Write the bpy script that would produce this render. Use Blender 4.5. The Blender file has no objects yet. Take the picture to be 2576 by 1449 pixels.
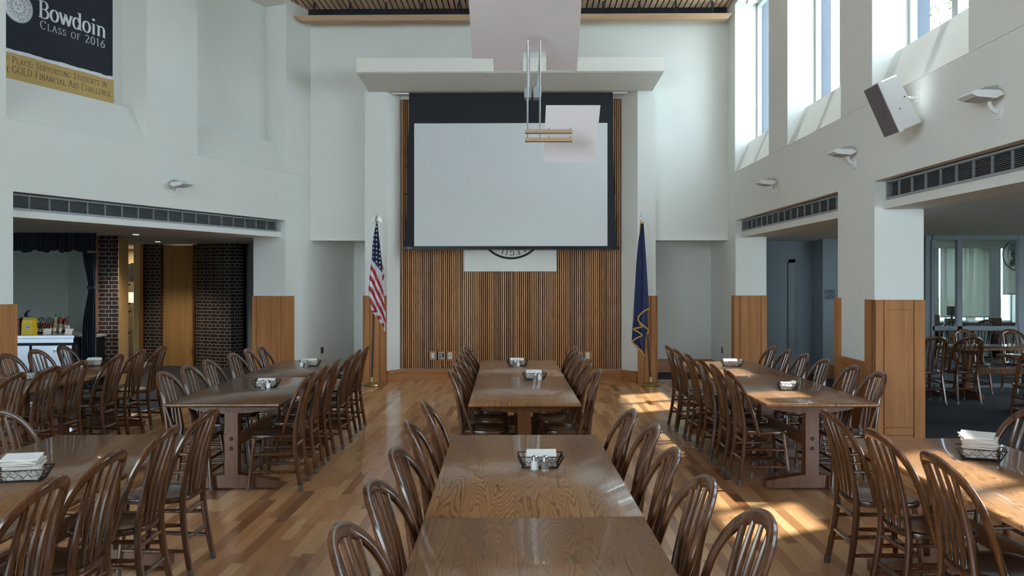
import bpy, math, random
from math import sin, cos, pi, radians, floor
from mathutils import Vector, Matrix
random.seed(11)
C = bpy.context.scene.collection
sc = bpy.context.scene

# ---------------------------------------------------------------- camera, sky, sun, exposure
F = 2050.0            # focal length in pixels of the 2576 px frame
EYE = 1.74            # camera height; the camera stands at x=0, y=0 and looks along +Y
HY = 704.0            # horizon row
cam = bpy.data.cameras.new('camera')
cam.sensor_width = 36.0
cam.lens = 36.0 * F / 2576.0
cam.shift_y = (HY - 724.5) / 2576.0
cam.clip_start = 0.05
cam_o = bpy.data.objects.new('camera', cam)
cam_o.location = (0, 0, EYE)
cam_o.rotation_euler = (radians(90), 0, 0)
C.objects.link(cam_o)
sc.camera = cam_o

sc.view_settings.view_transform = 'Standard'
sc.view_settings.look = 'None'
sc.view_settings.gamma = 1.0
sc.view_settings.use_curve_mapping = False
sc.view_settings.exposure = 1.38

SKY_STRENGTH = 7.0
world = bpy.data.worlds.new('world')
sc.world = world
world.use_nodes = True
bg = world.node_tree.nodes['Background']
bg.inputs[0].default_value = (0.76, 0.89, 1.0, 1)
bg.inputs[1].default_value = SKY_STRENGTH

sun = bpy.data.lights.new('sun', 'SUN')
sun.energy = 9.0
sun.angle = radians(1.6)
sun.color = (1.0, 0.97, 0.91)
sun_o = bpy.data.objects.new('sun', sun)
sun_o.rotation_euler = Vector((-0.40, -0.20, -1.0)).to_track_quat('-Z', 'Y').to_euler()
sun_o.location = (8, 8, 14)
C.objects.link(sun_o)

cy = sc.cycles
cy.max_bounces = 14
cy.diffuse_bounces = 12
cy.glossy_bounces = 4
cy.transparent_max_bounces = 12
cy.transmission_bounces = 6
cy.sample_clamp_indirect = 6.0
cy.use_denoising = True
cy.caustics_reflective = False
cy.caustics_refractive = False

# ---------------------------------------------------------------- frames
class Fr:
    """A ground frame: origin o, unit axes u and v; P(a, b, z) is a world point."""
    def __init__(s, o=(0, 0), u=(1, 0), v=(0, 1), oz=0.0):
        s.o, s.u, s.v, s.oz = o, u, v, oz
    def P(s, a, b, z):
        return (s.o[0] + s.u[0]*a + s.v[0]*b, s.o[1] + s.u[1]*a + s.v[1]*b, s.oz + z)
    def hit(s, px, py, b=0.0):
        """where the view line through a pixel meets the upright plane v = b: returns (a, z)"""
        rx, rz = (px - 1288.0) / F, (HY - py) / F
        # o + u a + v b = (rx*d, d)
        ox, oy = s.o[0] + s.v[0]*b, s.o[1] + s.v[1]*b
        # ox + ux a = rx (oy + uy a)
        a = (rx*oy - ox) / (s.u[0] - rx*s.u[1])
        d = oy + s.u[1]*a
        return a, EYE + rz*d
WF = Fr()
PHI = 0.0156
EW = Fr((0, 14.15), (cos(PHI), -sin(PHI)), (sin(PHI), cos(PHI)))            # end wall: a right, b away
RW = Fr((3.73, 14.092), (-sin(PHI), -cos(PHI)), (cos(PHI), -sin(PHI)))      # right wall: a towards us, b out
AL = radians(22.1)
LW = Fr((-3.51, 14.205), (-sin(AL), -cos(AL)), (-cos(AL), sin(AL)))         # left wall: a towards us, b out

def rot_fr(x, y, ang, oz=0.0):
    return Fr((x, y), (cos(ang), sin(ang)), (-sin(ang), cos(ang)), oz)

# ---------------------------------------------------------------- mesh builder
class MB:
    def __init__(s):
        s.v, s.f, s.m, s.at = [], [], [], None
    def pts(s, P):
        n = len(s.v); s.v.extend(P); return n
    def face(s, ids, m=0):
        s.f.append(tuple(ids)); s.m.append(m)
    def box(s, fr, a0, a1, b0, b1, z0, z1, m=0):
        n = s.pts([fr.P(a, b, z) for z in (z0, z1) for b in (b0, b1) for a in (a0, a1)])
        for q in ((0, 2, 3, 1), (4, 5, 7, 6), (0, 1, 5, 4), (2, 6, 7, 3), (0, 4, 6, 2), (1, 3, 7, 5)):
            s.face([n+i for i in q], m)
    def prism(s, fr, poly, z0, z1, m=0):
        k = len(poly)
        n = s.pts([fr.P(a, b, z0) for a, b in poly] + [fr.P(a, b, z1) for a, b in poly])
        s.face([n+i for i in range(k)][::-1], m); s.face([n+k+i for i in range(k)], m)
        for i in range(k):
            j = (i+1) % k
            s.face((n+i, n+j, n+k+j, n+k+i), m)
    def extr(s, fr, poly, a0, a1, m=0, a0s=None, a1s=None):
        """profile in (b, z) run along a; a0s/a1s may give each profile point its own end"""
        k = len(poly)
        n = s.pts([fr.P(a0s[i] if a0s else a0, b, z) for i, (b, z) in enumerate(poly)] +
                  [fr.P(a1s[i] if a1s else a1, b, z) for i, (b, z) in enumerate(poly)])
        s.face([n+i for i in range(k)][::-1], m); s.face([n+k+i for i in range(k)], m)
        for i in range(k):
            j = (i+1) % k
            s.face((n+i, n+j, n+k+j, n+k+i), m)
    def loft(s, rings, m=0, cap0=True, cap1=True, closed=True):
        k = len(rings[0]); n = len(s.v)
        for r in rings: s.v.extend([tuple(p) for p in r])
        for i in range(len(rings)-1):
            for j in range(k if closed else k-1):
                j2 = (j+1) % k
                s.face((n+i*k+j, n+i*k+j2, n+(i+1)*k+j2, n+(i+1)*k+j), m)
        if cap0: s.face([n+j for j in range(k)][::-1], m)
        if cap1: s.face([n+(len(rings)-1)*k+j for j in range(k)], m)
    def sweep(s, P, ra, rb=None, n=8, ref=(0, 0, 1), m=0, power=1.0, close=False):
        """sweep a rounded section along P: half size ra across ref, rb along ref"""
        P = [Vector(p) for p in P]; L = len(P); rings = []
        ref = Vector(ref)
        for i, p in enumerate(P):
            if close: t = P[(i+1) % L] - P[(i-1) % L]
            else: t = P[min(i+1, L-1)] - P[max(i-1, 0)]
            t.normalize()
            sd = t.cross(ref)
            if sd.length < 1e-4: sd = t.cross(Vector((1, 0.01, 0)))
            sd.normalize(); up = sd.cross(t)
            a = ra[i] if hasattr(ra, '__len__') else ra
            b = a if rb is None else (rb[i] if hasattr(rb, '__len__') else rb)
            r = []
            for j in range(n):
                w = 2*pi*(j+0.5)/n
                cx, cz = cos(w), sin(w)
                cx = math.copysign(abs(cx)**power, cx); cz = math.copysign(abs(cz)**power, cz)
                r.append(p + sd*(a*cx) + up*(b*cz))
            rings.append(r)
        if close:
            rings.append(rings[0]); s.loft(rings, m, False, False)
        else: s.loft(rings, m)
    def lathe(s, prof, c=(0, 0, 0), n=16, m=0):
        rings = [[(c[0]+r*cos(2*pi*j/n), c[1]+r*sin(2*pi*j/n), c[2]+z) for j in range(n)] for r, z in prof]
        s.loft(rings, m)
    def shifted(s, d):
        s.v = [(x-d[0], y-d[1], z-d[2]) for x, y, z in s.v]
    def mesh(s, name, mats, smooth=False, ang=0.6):
        me = bpy.data.meshes.new(name)
        me.from_pydata(s.v, [], s.f)
        for mm in (mats if isinstance(mats, (list, tuple)) else [mats]): me.materials.append(mm)
        if isinstance(mats, (list, tuple)) and len(mats) > 1:
            me.polygons.foreach_set('material_index', s.m)
        import bmesh
        b = bmesh.new(); b.from_mesh(me)
        bmesh.ops.recalc_face_normals(b, faces=b.faces)
        b.to_mesh(me); b.free()
        if s.at:
            at = me.attributes.new('bc', 'FLOAT_VECTOR', 'POINT')
            at.data.foreach_set('vector', [c for p in s.at for c in p])
        if smooth:
            me.shade_smooth(); me.set_sharp_from_angle(angle=ang)
        return me

def obj(name, mb, mats, parent=None, smooth=False, local=False, origin=None, ang=0.6):
    """link a builder as ONE object; world-built parts are shifted into their parent's space"""
    d = (0, 0, 0)
    if parent is not None and not local:
        L = Vector(parent.location)
        if parent.parent: L = L + Vector(parent.parent.location)
        d = tuple(L)
    elif origin is not None: d = origin
    elif parent is None and not local and mb.v:
        xs, ys, zs = zip(*mb.v); d = ((min(xs)+max(xs))/2, (min(ys)+max(ys))/2, min(zs))
    mb.shifted(d)
    o = bpy.data.objects.new(name, mb.mesh(name, mats, smooth, ang))
    C.objects.link(o)
    if parent is not None: o.parent = parent
    elif not local: o.location = d
    return o

def thing(name, label, cat, loc=(0, 0, 0), rz=0.0, group=None):
    o = bpy.data.objects.new(name, None); C.objects.link(o)
    o.empty_display_size = 0.1
    o.location = loc; o.rotation_euler = (0, 0, rz)
    return tag(o, label, cat, group)
def tag(o, label, cat, group=None, kind=None):
    o['label'] = label; o['category'] = cat
    if group: o['group'] = group
    if kind: o['kind'] = kind
    return o
def struct(name, mb, mats, smooth=False, **k):
    o = obj(name, mb, mats, None, smooth, **k); o['kind'] = 'structure'; return o
def dup(root, loc, rz, label, group=None):
    r = root.copy(); C.objects.link(r); r.location = loc; r.rotation_euler = (0, 0, rz)
    r['label'] = label
    if group: r['group'] = group
    for ch in list(root.children):
        c = ch.copy(); C.objects.link(c); c.parent = r
        for g in ch.children:
            d = g.copy(); C.objects.link(d); d.parent = c
    return r

# ---------------------------------------------------------------- materials
def newmat(name):
    m = bpy.data.materials.new(name); m.use_nodes = True
    nt = m.node_tree; p = nt.nodes['Principled BSDF']
    return m, nt, p
def N(nt, typ, **kw):
    n = nt.nodes.new(typ)
    for k, v in kw.items():
        if isinstance(k, str) and hasattr(n, k): setattr(n, k, v)
    return n
def math_(nt, op, a, b=None, c=None):
    n = nt.nodes.new('ShaderNodeMath'); n.operation = op
    for i, x in enumerate((a, b, c)):
        if x is None: continue
        if isinstance(x, (int, float)): n.inputs[i].default_value = x
        else: nt.links.new(x, n.inputs[i])
    return n.outputs[0]
def ramp(nt, fac, stops):
    n = nt.nodes.new('ShaderNodeValToRGB'); e = n.color_ramp.elements
    while len(e) < len(stops): e.new(0.5)
    for i, (p, c) in enumerate(stops):
        e[i].position = p; e[i].color = (*c, 1) if len(c) == 3 else c
    nt.links.new(fac, n.inputs[0]); return n.outputs[0]
def mixc(nt, fac, a, b, mode='MIX'):
    n = nt.nodes.new('ShaderNodeMix'); n.data_type = 'RGBA'; n.blend_type = mode
    for i, x in ((0, fac), (6, a), (7, b)):
        if isinstance(x, (int, float)): n.inputs[i].default_value = x
        elif isinstance(x, tuple): n.inputs[i].default_value = (*x, 1) if len(x) == 3 else x
        else: nt.links.new(x, n.inputs[i])
    return n.outputs[2]
def noise(nt, vec, scale, detail=2.0, rough=0.5, dist=0.0):
    n = nt.nodes.new('ShaderNodeTexNoise')
    n.inputs['Scale'].default_value = scale; n.inputs['Detail'].default_value = detail
    n.inputs['Roughness'].default_value = rough; n.inputs['Distortion'].default_value = dist
    if vec is not None: nt.links.new(vec, n.inputs['Vector'])
    return n.outputs[0]
def white(nt, vec):
    n = nt.nodes.new('ShaderNodeTexWhiteNoise'); n.noise_dimensions = '3D'
    nt.links.new(vec, n.inputs[0]); return n.outputs[0]
def comb(nt, x, y, z):
    n = nt.nodes.new('ShaderNodeCombineXYZ')
    for i, v in enumerate((x, y, z)):
        if isinstance(v, (int, float)): n.inputs[i].default_value = v
        else: nt.links.new(v, n.inputs[i])
    return n.outputs[0]
def coords(nt, kind='Object'):
    t = nt.nodes.new('ShaderNodeTexCoord'); s = nt.nodes.new('ShaderNodeSeparateXYZ')
    nt.links.new(t.outputs[kind], s.inputs[0])
    return t.outputs[kind], s.outputs[0], s.outputs[1], s.outputs[2]
def bump(nt, p, h, strength, dist=0.002):
    n = nt.nodes.new('ShaderNodeBump'); n.inputs['Strength'].default_value = strength
    n.inputs['Distance'].default_value = dist
    nt.links.new(h, n.inputs['Height']); nt.links.new(n.outputs[0], p.inputs['Normal'])

def plain(name, col, rough=0.6, metal=0.0, spec=0.5, bumpy=0.0, bscale=80):
    m, nt, p = newmat(name)
    v, x, y, z = coords(nt)
    n = noise(nt, v, bscale, 3)
    c = mixc(nt, 0.06, col, ramp(nt, n, [(0.3, (col[0]*.75, col[1]*.75, col[2]*.75)), (0.7, col)]))
    nt.links.new(c, p.inputs['Base Color'])
    p.inputs['Roughness'].default_value = rough; p.inputs['Metallic'].default_value = metal
    p.inputs['Specular IOR Level'].default_value = spec
    if bumpy: bump(nt, p, n, bumpy)
    return m

def wood(name, dark, light, axis='z', rough=0.35, sc_=28, vary=0.25, coat=0.0, stretch=0.06, attr=False):
    m, nt, p = newmat(name)
    v, x, y, z = coords(nt)
    oi = nt.nodes.new('ShaderNodeObjectInfo')
    r = math_(nt, 'MULTIPLY', oi.outputs['Random'], 37.0)
    s = {'x': (stretch, 1, 1), 'y': (1, stretch, 1), 'z': (1, 1, stretch)}[axis]
    vec = comb(nt, math_(nt, 'ADD', math_(nt, 'MULTIPLY', x, s[0]), r), math_(nt, 'MULTIPLY', y, s[1]),
               math_(nt, 'MULTIPLY', z, s[2]))
    n1 = noise(nt, vec, sc_, 4, 0.6, 0.6); n2 = noise(nt, vec, sc_*7, 2, 0.6)
    f = math_(nt, 'ADD', math_(nt, 'MULTIPLY', n1, 0.75), math_(nt, 'MULTIPLY', n2, 0.25))
    c = ramp(nt, f, [(0.34, dark), (0.5, tuple((a+b)/2 for a, b in zip(dark, light))), (0.68, light)])
    k = math_(nt, 'ADD', math_(nt, 'MULTIPLY', oi.outputs['Random'], vary), 1.0 - vary/2)
    kc = comb(nt, k, k, k)
    c = mixc(nt, 1.0, c, kc, 'MULTIPLY')
    nt.links.new(c, p.inputs['Base Color'])
    p.inputs['Roughness'].default_value = rough
    p.inputs['Coat Weight'].default_value = coat; p.inputs['Coat Roughness'].default_value = 0.15
    p.inputs['Specular IOR Level'].default_value = 0.3
    bump(nt, p, n2, 0.12, 0.001)
    return m

M = {}
M['wall'] = plain('wall_paint', (0.70, 0.715, 0.68), 0.9, bumpy=0.15, bscale=160)
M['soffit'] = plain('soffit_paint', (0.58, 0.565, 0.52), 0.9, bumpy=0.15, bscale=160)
M['white'] = plain('white_enamel', (0.72, 0.73, 0.72), 0.45)
M['white_board'] = plain('white_board', (0.84, 0.80, 0.82), 0.7)
M['screen'] = plain('screen_fabric', (0.62, 0.64, 0.65), 0.85)
M['black'] = plain('black_fabric', (0.012, 0.014, 0.019), 0.85)
M['black_metal'] = plain('black_wire', (0.010, 0.010, 0.012), 0.4, 0.6)
M['black_gap'] = plain('black_void', (0.006, 0.007, 0.010), 0.9)
M['carpet'] = plain('dark_carpet', (0.022, 0.025, 0.034), 0.95, bumpy=0.6, bscale=400)
M['side_ceiling'] = plain('side_ceiling_paint', (0.62, 0.62, 0.60), 0.9)
M['vent_metal'] = plain('vent_paint', (0.30, 0.33, 0.34), 0.5, 0.1)
M['vent_dark'] = plain('duct_inside', (0.02, 0.022, 0.025), 0.8)
M['steel'] = plain('stainless_steel', (0.55, 0.60, 0.68), 0.28, 1.0)
M['chrome'] = plain('chrome', (0.75, 0.78, 0.80), 0.12, 1.0)
M['pewter'] = plain('dull_silver', (0.42, 0.41, 0.38), 0.42, 0.9)
M['brass'] = plain('brass', (0.45, 0.36, 0.17), 0.3, 1.0)
M['gold'] = plain('gold_fringe', (0.42, 0.26, 0.06), 0.7)
M['navy'] = plain('navy_cloth', (0.012, 0.022, 0.085), 0.75)
M['red'] = plain('red_cloth', (0.38, 0.018, 0.030), 0.75)
M['flag_white'] = plain('white_cloth', (0.62, 0.62, 0.66), 0.8)
M['flag_blue'] = plain('canton_cloth', (0.016, 0.024, 0.085), 0.8)
M['curtain'] = plain('curtain_cloth', (0.020, 0.028, 0.045), 0.9)
M['blue_wall'] = plain('slate_wall_paint', (0.20, 0.235, 0.26), 0.85)
M['green_wall'] = plain('alcove_wall_paint', (0.42, 0.46, 0.42), 0.85)
M['plate_grey'] = plain('grey_plate', (0.35, 0.36, 0.36), 0.4, 0.3)
M['plate_white'] = plain('ivory_plate', (0.62, 0.62, 0.52), 0.45)
M['paper'] = plain('paper', (0.74, 0.73, 0.72), 0.9)
M['napkin'] = plain('brown_paper', (0.64, 0.59, 0.54), 0.9)
M['rubber'] = plain('grey_leg_tip', (0.10, 0.092, 0.088), 0.5)
M['iron'] = plain('dark_bolt', (0.05, 0.035, 0.03), 0.4, 0.5)
M['banner_black'] = plain('banner_black', (0.010, 0.014, 0.024), 0.8)
M['banner_gold'] = plain('banner_gold', (0.50, 0.35, 0.13), 0.85, bscale=6)
M['banner_white'] = plain('banner_white', (0.68, 0.72, 0.75), 0.85)
M['ink'] = plain('dark_ink', (0.05, 0.035, 0.02), 0.9)
M['yellow'] = plain('yellow_plastic', (0.80, 0.55, 0.01), 0.4)
M['ketchup'] = plain('dark_red_plastic', (0.10, 0.008, 0.010), 0.35)
M['grille'] = plain('speaker_grille', (0.13, 0.115, 0.125), 0.7, bumpy=0.5, bscale=600)
M['speaker'] = plain('speaker_white', (0.72, 0.73, 0.74), 0.5)
M['dark_panel'] = plain('dark_exterior_metal', (0.035, 0.05, 0.08), 0.6)
M['alu'] = plain('window_aluminium', (0.42, 0.46, 0.47), 0.5)
M['frame_grey'] = plain('partition_frame_paint', (0.13, 0.15, 0.165), 0.5)
M['glass_salt'] = plain('salt', (0.78, 0.80, 0.82), 0.3)
M['pepper'] = plain('pepper', (0.20, 0.18, 0.15), 0.6, bscale=900)
M['sign'] = plain('sign_slate', (0.075, 0.10, 0.14), 0.5)
M['leaf'] = plain('tree_leaves', (0.10, 0.19, 0.045), 0.7)
M['bark'] = plain('tree_bark', (0.09, 0.07, 0.05), 0.9)
M['ground'] = plain('lawn', (0.09, 0.12, 0.05), 0.95)
M['kitchen'] = plain('kitchen_wall', (0.62, 0.50, 0.30), 0.8)
M['bottle_brown'] = plain('sauce_brown', (0.07, 0.022, 0.010), 0.15)
M['bottle_red'] = plain('sauce_red', (0.28, 0.03, 0.012), 0.2)
M['bottle_amber'] = plain('sauce_amber', (0.30, 0.14, 0.03), 0.2)
M['bottle_clear'] = plain('oil_pale', (0.45, 0.48, 0.38), 0.15)
M['green_cap'] = plain('green_cap', (0.01, 0.13, 0.05), 0.4)
M['chair'] = wood('chair_wood', (0.040, 0.0145, 0.0065), (0.155, 0.062, 0.024), 'z', 0.24, 26, 0.35, 0.55)
M['seat'] = wood('seat_wood', (0.035, 0.015, 0.0085), (0.115, 0.052, 0.025), 'y', 0.24, 20, 0.35, 0.5, 0.15)
M['oak'] = wood('oak_panel', (0.32, 0.130, 0.042), (0.46, 0.205, 0.075), 'z', 0.62, 14, 0.06)
M['oak_base'] = wood('oak_baseboard', (0.32, 0.130, 0.042), (0.46, 0.205, 0.075), 'x', 0.45, 14, 0.06)
M['oak_pale'] = wood('pale_oak', (0.38, 0.25, 0.15), (0.52, 0.36, 0.23), 'x', 0.55, 8, 0.06)
M['oak_door'] = wood('door_veneer', (0.36, 0.20, 0.07), (0.50, 0.29, 0.11), 'z', 0.45, 10, 0.04)
M['trestle'] = wood('trestle_oak', (0.085, 0.031, 0.0115), (0.185, 0.076, 0.028), 'z', 0.35, 22, 0.1, 0.2)

def slat_mat(name, dark, light, pitch):
    m, nt, p = newmat(name)
    v, x, y, z = coords(nt)
    idx = math_(nt, 'FLOOR', math_(nt, 'DIVIDE', x, pitch))
    r = white(nt, comb(nt, idx, 3.0, 1.0))
    g = noise(nt, comb(nt, math_(nt, 'MULTIPLY', x, 60), y, math_(nt, 'MULTIPLY', z, 2.5)), 2.0, 3)
    f = math_(nt, 'ADD', math_(nt, 'MULTIPLY', r, 0.75), math_(nt, 'MULTIPLY', g, 0.3))
    nt.links.new(ramp(nt, f, [(0.1, dark), (0.9, light)]), p.inputs['Base Color'])
    p.inputs['Roughness'].default_value = 0.5
    return m
M['slat'] = slat_mat('wall_slat_oak', (0.30, 0.135, 0.055), (0.72, 0.40, 0.185), 0.0365)
M['ceil_slat'] = slat_mat('ceiling_slat_oak', (0.42, 0.29, 0.19), (0.58, 0.42, 0.29), 0.098)

def table_mat(name, kk):
    m, nt, p = newmat(name)
    v, x, y, z = coords(nt)
    oi = nt.nodes.new('ShaderNodeObjectInfo'); R = math_(nt, 'MULTIPLY', oi.outputs['Random'], 53.0)
    strip = math_(nt, 'FLOOR', math_(nt, 'DIVIDE', math_(nt, 'ADD', x, 5.013), 0.112))
    rv = white(nt, comb(nt, strip, R, 2.0))
    rv2 = white(nt, comb(nt, strip, R, 7.0))
    px = math_(nt, 'MULTIPLY', x, 1.0)
    py = math_(nt, 'ADD', math_(nt, 'MULTIPLY', y, 0.075), math_(nt, 'MULTIPLY', rv, 9.0))
    pz = math_(nt, 'ADD', math_(nt, 'MULTIPLY', rv2, 17.0), R)
    q = comb(nt, px, py, pz)
    n1 = noise(nt, q, 8.5, 1.6, 0.45, 0.25)
    wob = noise(nt, comb(nt, x, math_(nt, 'MULTIPLY', y, 0.8), pz), 60, 2, 0.5)
    ring = math_(nt, 'SINE', math_(nt, 'ADD', math_(nt, 'MULTIPLY', n1, 250.0), math_(nt, 'MULTIPLY', wob, 3.6)))
    line = ramp(nt, math_(nt, 'ADD', math_(nt, 'MULTIPLY', ring, 0.5), 0.5), [(0.0, (0, 0, 0)), (0.5, (0.12,)*3), (0.80, (0.4,)*3), (1.0, (1, 1, 1))])
    fine = noise(nt, comb(nt, math_(nt, 'MULTIPLY', x, 260), math_(nt, 'MULTIPLY', y, 9), pz), 1.0, 2, 0.6)
    fl = ramp(nt, fine, [(0.35, (0, 0, 0)), (0.7, (1, 1, 1))])
    base = ramp(nt, rv2, [(0.0, (0.27, 0.128, 0.052)), (1.0, (0.40, 0.205, 0.090))])
    c = mixc(nt, math_(nt, 'MULTIPLY', line, 0.72), base, (0.085, 0.033, 0.013))
    c = mixc(nt, math_(nt, 'MULTIPLY', fl, 0.28), c, (0.11, 0.050, 0.024))
    k = math_(nt, 'ADD', math_(nt, 'MULTIPLY', oi.outputs['Random'], 0.12*kk), 0.94*kk)
    c = mixc(nt, 1.0, c, comb(nt, k, k, k), 'MULTIPLY')
    nt.links.new(c, p.inputs['Base Color'])
    p.inputs['Roughness'].default_value = 0.30
    p.inputs['Coat Weight'].default_value = 0.35; p.inputs['Coat Roughness'].default_value = 0.06; p.inputs['Specular IOR Level'].default_value = 0.3
    bump(nt, p, line, 0.10, -0.0006)
    return m
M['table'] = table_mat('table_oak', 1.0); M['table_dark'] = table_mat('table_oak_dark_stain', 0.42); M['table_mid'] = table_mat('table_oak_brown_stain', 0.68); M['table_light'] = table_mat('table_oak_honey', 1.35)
M['fascia'] = plain('fascia_lit_paint', (0.82, 0.81, 0.76), 0.9)  # wall paint made lighter; the fascia's brighter lighting is put into the colour

def floor_mat():
    m, nt, p = newmat('oak_strip_floor')
    t, x0, y0, z0 = coords(nt, 'Generated')
    g = nt.nodes.new('ShaderNodeNewGeometry'); s = nt.nodes.new('ShaderNodeSeparateXYZ')
    rot = nt.nodes.new('ShaderNodeVectorRotate'); rot.rotation_type = 'Z_AXIS'
    rot.inputs['Angle'].default_value = PHI
    nt.links.new(g.outputs['Position'], rot.inputs['Vector']); nt.links.new(rot.outputs[0], s.inputs[0])
    x, y = s.outputs[0], s.outputs[1]
    u = math_(nt, 'DIVIDE', math_(nt, 'ADD', x, 50.0), 0.0785)
    row = math_(nt, 'FLOOR', u); fu = math_(nt, 'FRACT', u)
    ro = white(nt, comb(nt, row, 1.5, 0.0)); rl = white(nt, comb(nt, row, 8.5, 3.0))
    ln = math_(nt, 'ADD', math_(nt, 'MULTIPLY', rl, 0.55), 0.35)
    w = math_(nt, 'DIVIDE', math_(nt, 'ADD', math_(nt, 'ADD', y, 40.0), math_(nt, 'MULTIPLY', ro, 3.0)), ln)
    seg = math_(nt, 'FLOOR', w); fw = math_(nt, 'FRACT', w)
    r = white(nt, comb(nt, row, seg, 5.0)); r2 = white(nt, comb(nt, row, seg, 9.0))
    q = comb(nt, math_(nt, 'MULTIPLY', x, 1.0), math_(nt, 'ADD', math_(nt, 'MULTIPLY', y, 0.08), math_(nt, 'MULTIPLY', r2, 20)), math_(nt, 'MULTIPLY', r, 11))
    gr = noise(nt, q, 38, 3, 0.6, 0.5); gf = noise(nt, q, 260, 2, 0.6)
    col = ramp(nt, r, [(0.0, (0.190, 0.068, 0.024)), (0.07, (0.330, 0.142, 0.052)), (0.35, (0.500, 0.245, 0.100)), (0.7, (0.590, 0.318, 0.138)), (1.0, (0.660, 0.395, 0.180))])
    dk = math_(nt, 'ADD', math_(nt, 'MULTIPLY', gr, 0.38), math_(nt, 'ADD', math_(nt, 'MULTIPLY', gf, 0.22), 0.70))
    col = mixc(nt, 1.0, col, comb(nt, dk, dk, dk), 'MULTIPLY')
    e = math_(nt, 'LESS_THAN', math_(nt, 'MINIMUM', fu, math_(nt, 'SUBTRACT', 1.0, fu)), 0.012)
    e2 = math_(nt, 'LESS_THAN', fw, 0.0018)
    ed = math_(nt, 'MAXIMUM', e, e2)
    col = mixc(nt, math_(nt, 'MULTIPLY', ed, 0.45), col, (0.07, 0.03, 0.012))
    nt.links.new(col, p.inputs['Base Color'])
    rg = math_(nt, 'ADD', math_(nt, 'MULTIPLY', r2, 0.10), 0.26)
    nt.links.new(rg, p.inputs['Roughness'])
    p.inputs['Coat Weight'].default_value = 0.55; p.inputs['Coat Roughness'].default_value = 0.09
    tilt = math_(nt, 'ADD', math_(nt, 'MULTIPLY', gf, 0.3), math_(nt, 'MULTIPLY', ed, -1.0))
    bump(nt, p, tilt, 0.15, 0.0008)
    return m
M['floor'] = floor_mat()

def brick_mat():
    m, nt, p = newmat('dark_brick')
    a = nt.nodes.new('ShaderNodeAttribute'); a.attribute_name = 'bc'
    b = nt.nodes.new('ShaderNodeTexBrick')
    nt.links.new(a.outputs['Vector'], b.inputs['Vector'])
    b.offset = 0.5; b.squash = 0.5; b.squash_frequency = 2
    b.inputs['Color1'].default_value = (0.040, 0.016, 0.014, 1)
    b.inputs['Color2'].default_value = (0.014, 0.010, 0.011, 1)
    b.inputs['Mortar'].default_value = (0.40, 0.40, 0.36, 1)
    b.inputs['Scale'].default_value = 1.0
    b.inputs['Mortar Size'].default_value = 0.0045
    b.inputs['Brick Width'].default_value = 0.205
    b.inputs['Row Height'].default_value = 0.0665
    nt.links.new(b.outputs[0], p.inputs['Base Color'])
    p.inputs['Roughness'].default_value = 0.75
    bump(nt, p, math_(nt, 'SUBTRACT', 1.0, b.outputs[1]), 0.6, 0.004)
    return m
M['brick'] = brick_mat()

def glass_mat(name, tint=(0.93, 0.96, 0.96), refl=0.08):
    m = bpy.data.materials.new(name); m.use_nodes = True; nt = m.node_tree; nt.nodes.clear()
    o = nt.nodes.new('ShaderNodeOutputMaterial'); mx = nt.nodes.new('ShaderNodeMixShader')
    t = nt.nodes.new('ShaderNodeBsdfTransparent'); g = nt.nodes.new('ShaderNodeBsdfGlossy')
    t.inputs[0].default_value = (*tint, 1); g.inputs['Roughness'].default_value = 0.02
    fr = nt.nodes.new('ShaderNodeFresnel'); fr.inputs[0].default_value = 1.45
    ge = nt.nodes.new('ShaderNodeNewGeometry')
    front = math_(nt, 'SUBTRACT', 1.0, ge.outputs['Backfacing'])
    nt.links.new(math_(nt, 'MULTIPLY', math_(nt, 'MULTIPLY', fr.outputs[0], refl/0.04), front), mx.inputs[0])
    nt.links.new(t.outputs[0], mx.inputs[1]); nt.links.new(g.outputs[0], mx.inputs[2])
    nt.links.new(mx.outputs[0], o.inputs[0]); return m
M['glass'] = glass_mat('window_glass', refl=0.04); M['glass_tint'] = glass_mat('tinted_window_glass', (0.68, 0.71, 0.72), 0.04)
M['glass_int'] = glass_mat('partition_glass', (0.66, 0.70, 0.73), 0.06)

def shade_mat():
    m = bpy.data.materials.new('sheer_shade'); m.use_nodes = True; nt = m.node_tree; nt.nodes.clear()
    o = nt.nodes.new('ShaderNodeOutputMaterial')
    a = nt.nodes.new('ShaderNodeMixShader'); b = nt.nodes.new('ShaderNodeMixShader')
    t = nt.nodes.new('ShaderNodeBsdfTransparent'); d = nt.nodes.new('ShaderNodeBsdfDiffuse'); l = nt.nodes.new('ShaderNodeBsdfTranslucent')
    for s in (d, l): s.inputs[0].default_value = (0.24, 0.245, 0.19, 1)
    a.inputs[0].default_value = 0.35; b.inputs[0].default_value = 0.012
    nt.links.new(d.outputs[0], a.inputs[1]); nt.links.new(l.outputs[0], a.inputs[2])
    nt.links.new(a.outputs[0], b.inputs[1]); nt.links.new(t.outputs[0], b.inputs[2])
    nt.links.new(b.outputs[0], o.inputs[0]); return m
M['shade'] = shade_mat()
def emit(name, col, st):
    m = bpy.data.materials.new(name); m.use_nodes = True; p = m.node_tree.nodes['Principled BSDF']
    p.inputs['Emission Color'].default_value = (*col, 1); p.inputs['Emission Strength'].default_value = st
    p.inputs['Base Color'].default_value = (*col, 1); return m
M['lamp'] = emit('downlight_lens', (1.0, 0.85, 0.6), 1.5)  # glow put into the lenses of unlit downlights
# ================================================================= THE SHELL
ZH = 2.45      # underside of the headers over the side openings
ZT = 2.73      # top of the header recesses
ZS = 3.535     # joint line at the foot of the niches
ZN = 6.34      # head of the niches
ZC = 6.55      # dark void above the ceiling slats
tl = lambda px, b=0.0: LW.hit(px, 500, b)[0]
tr = lambda px, b=0.0: RW.hit(px, 500, b)[0]

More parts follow.
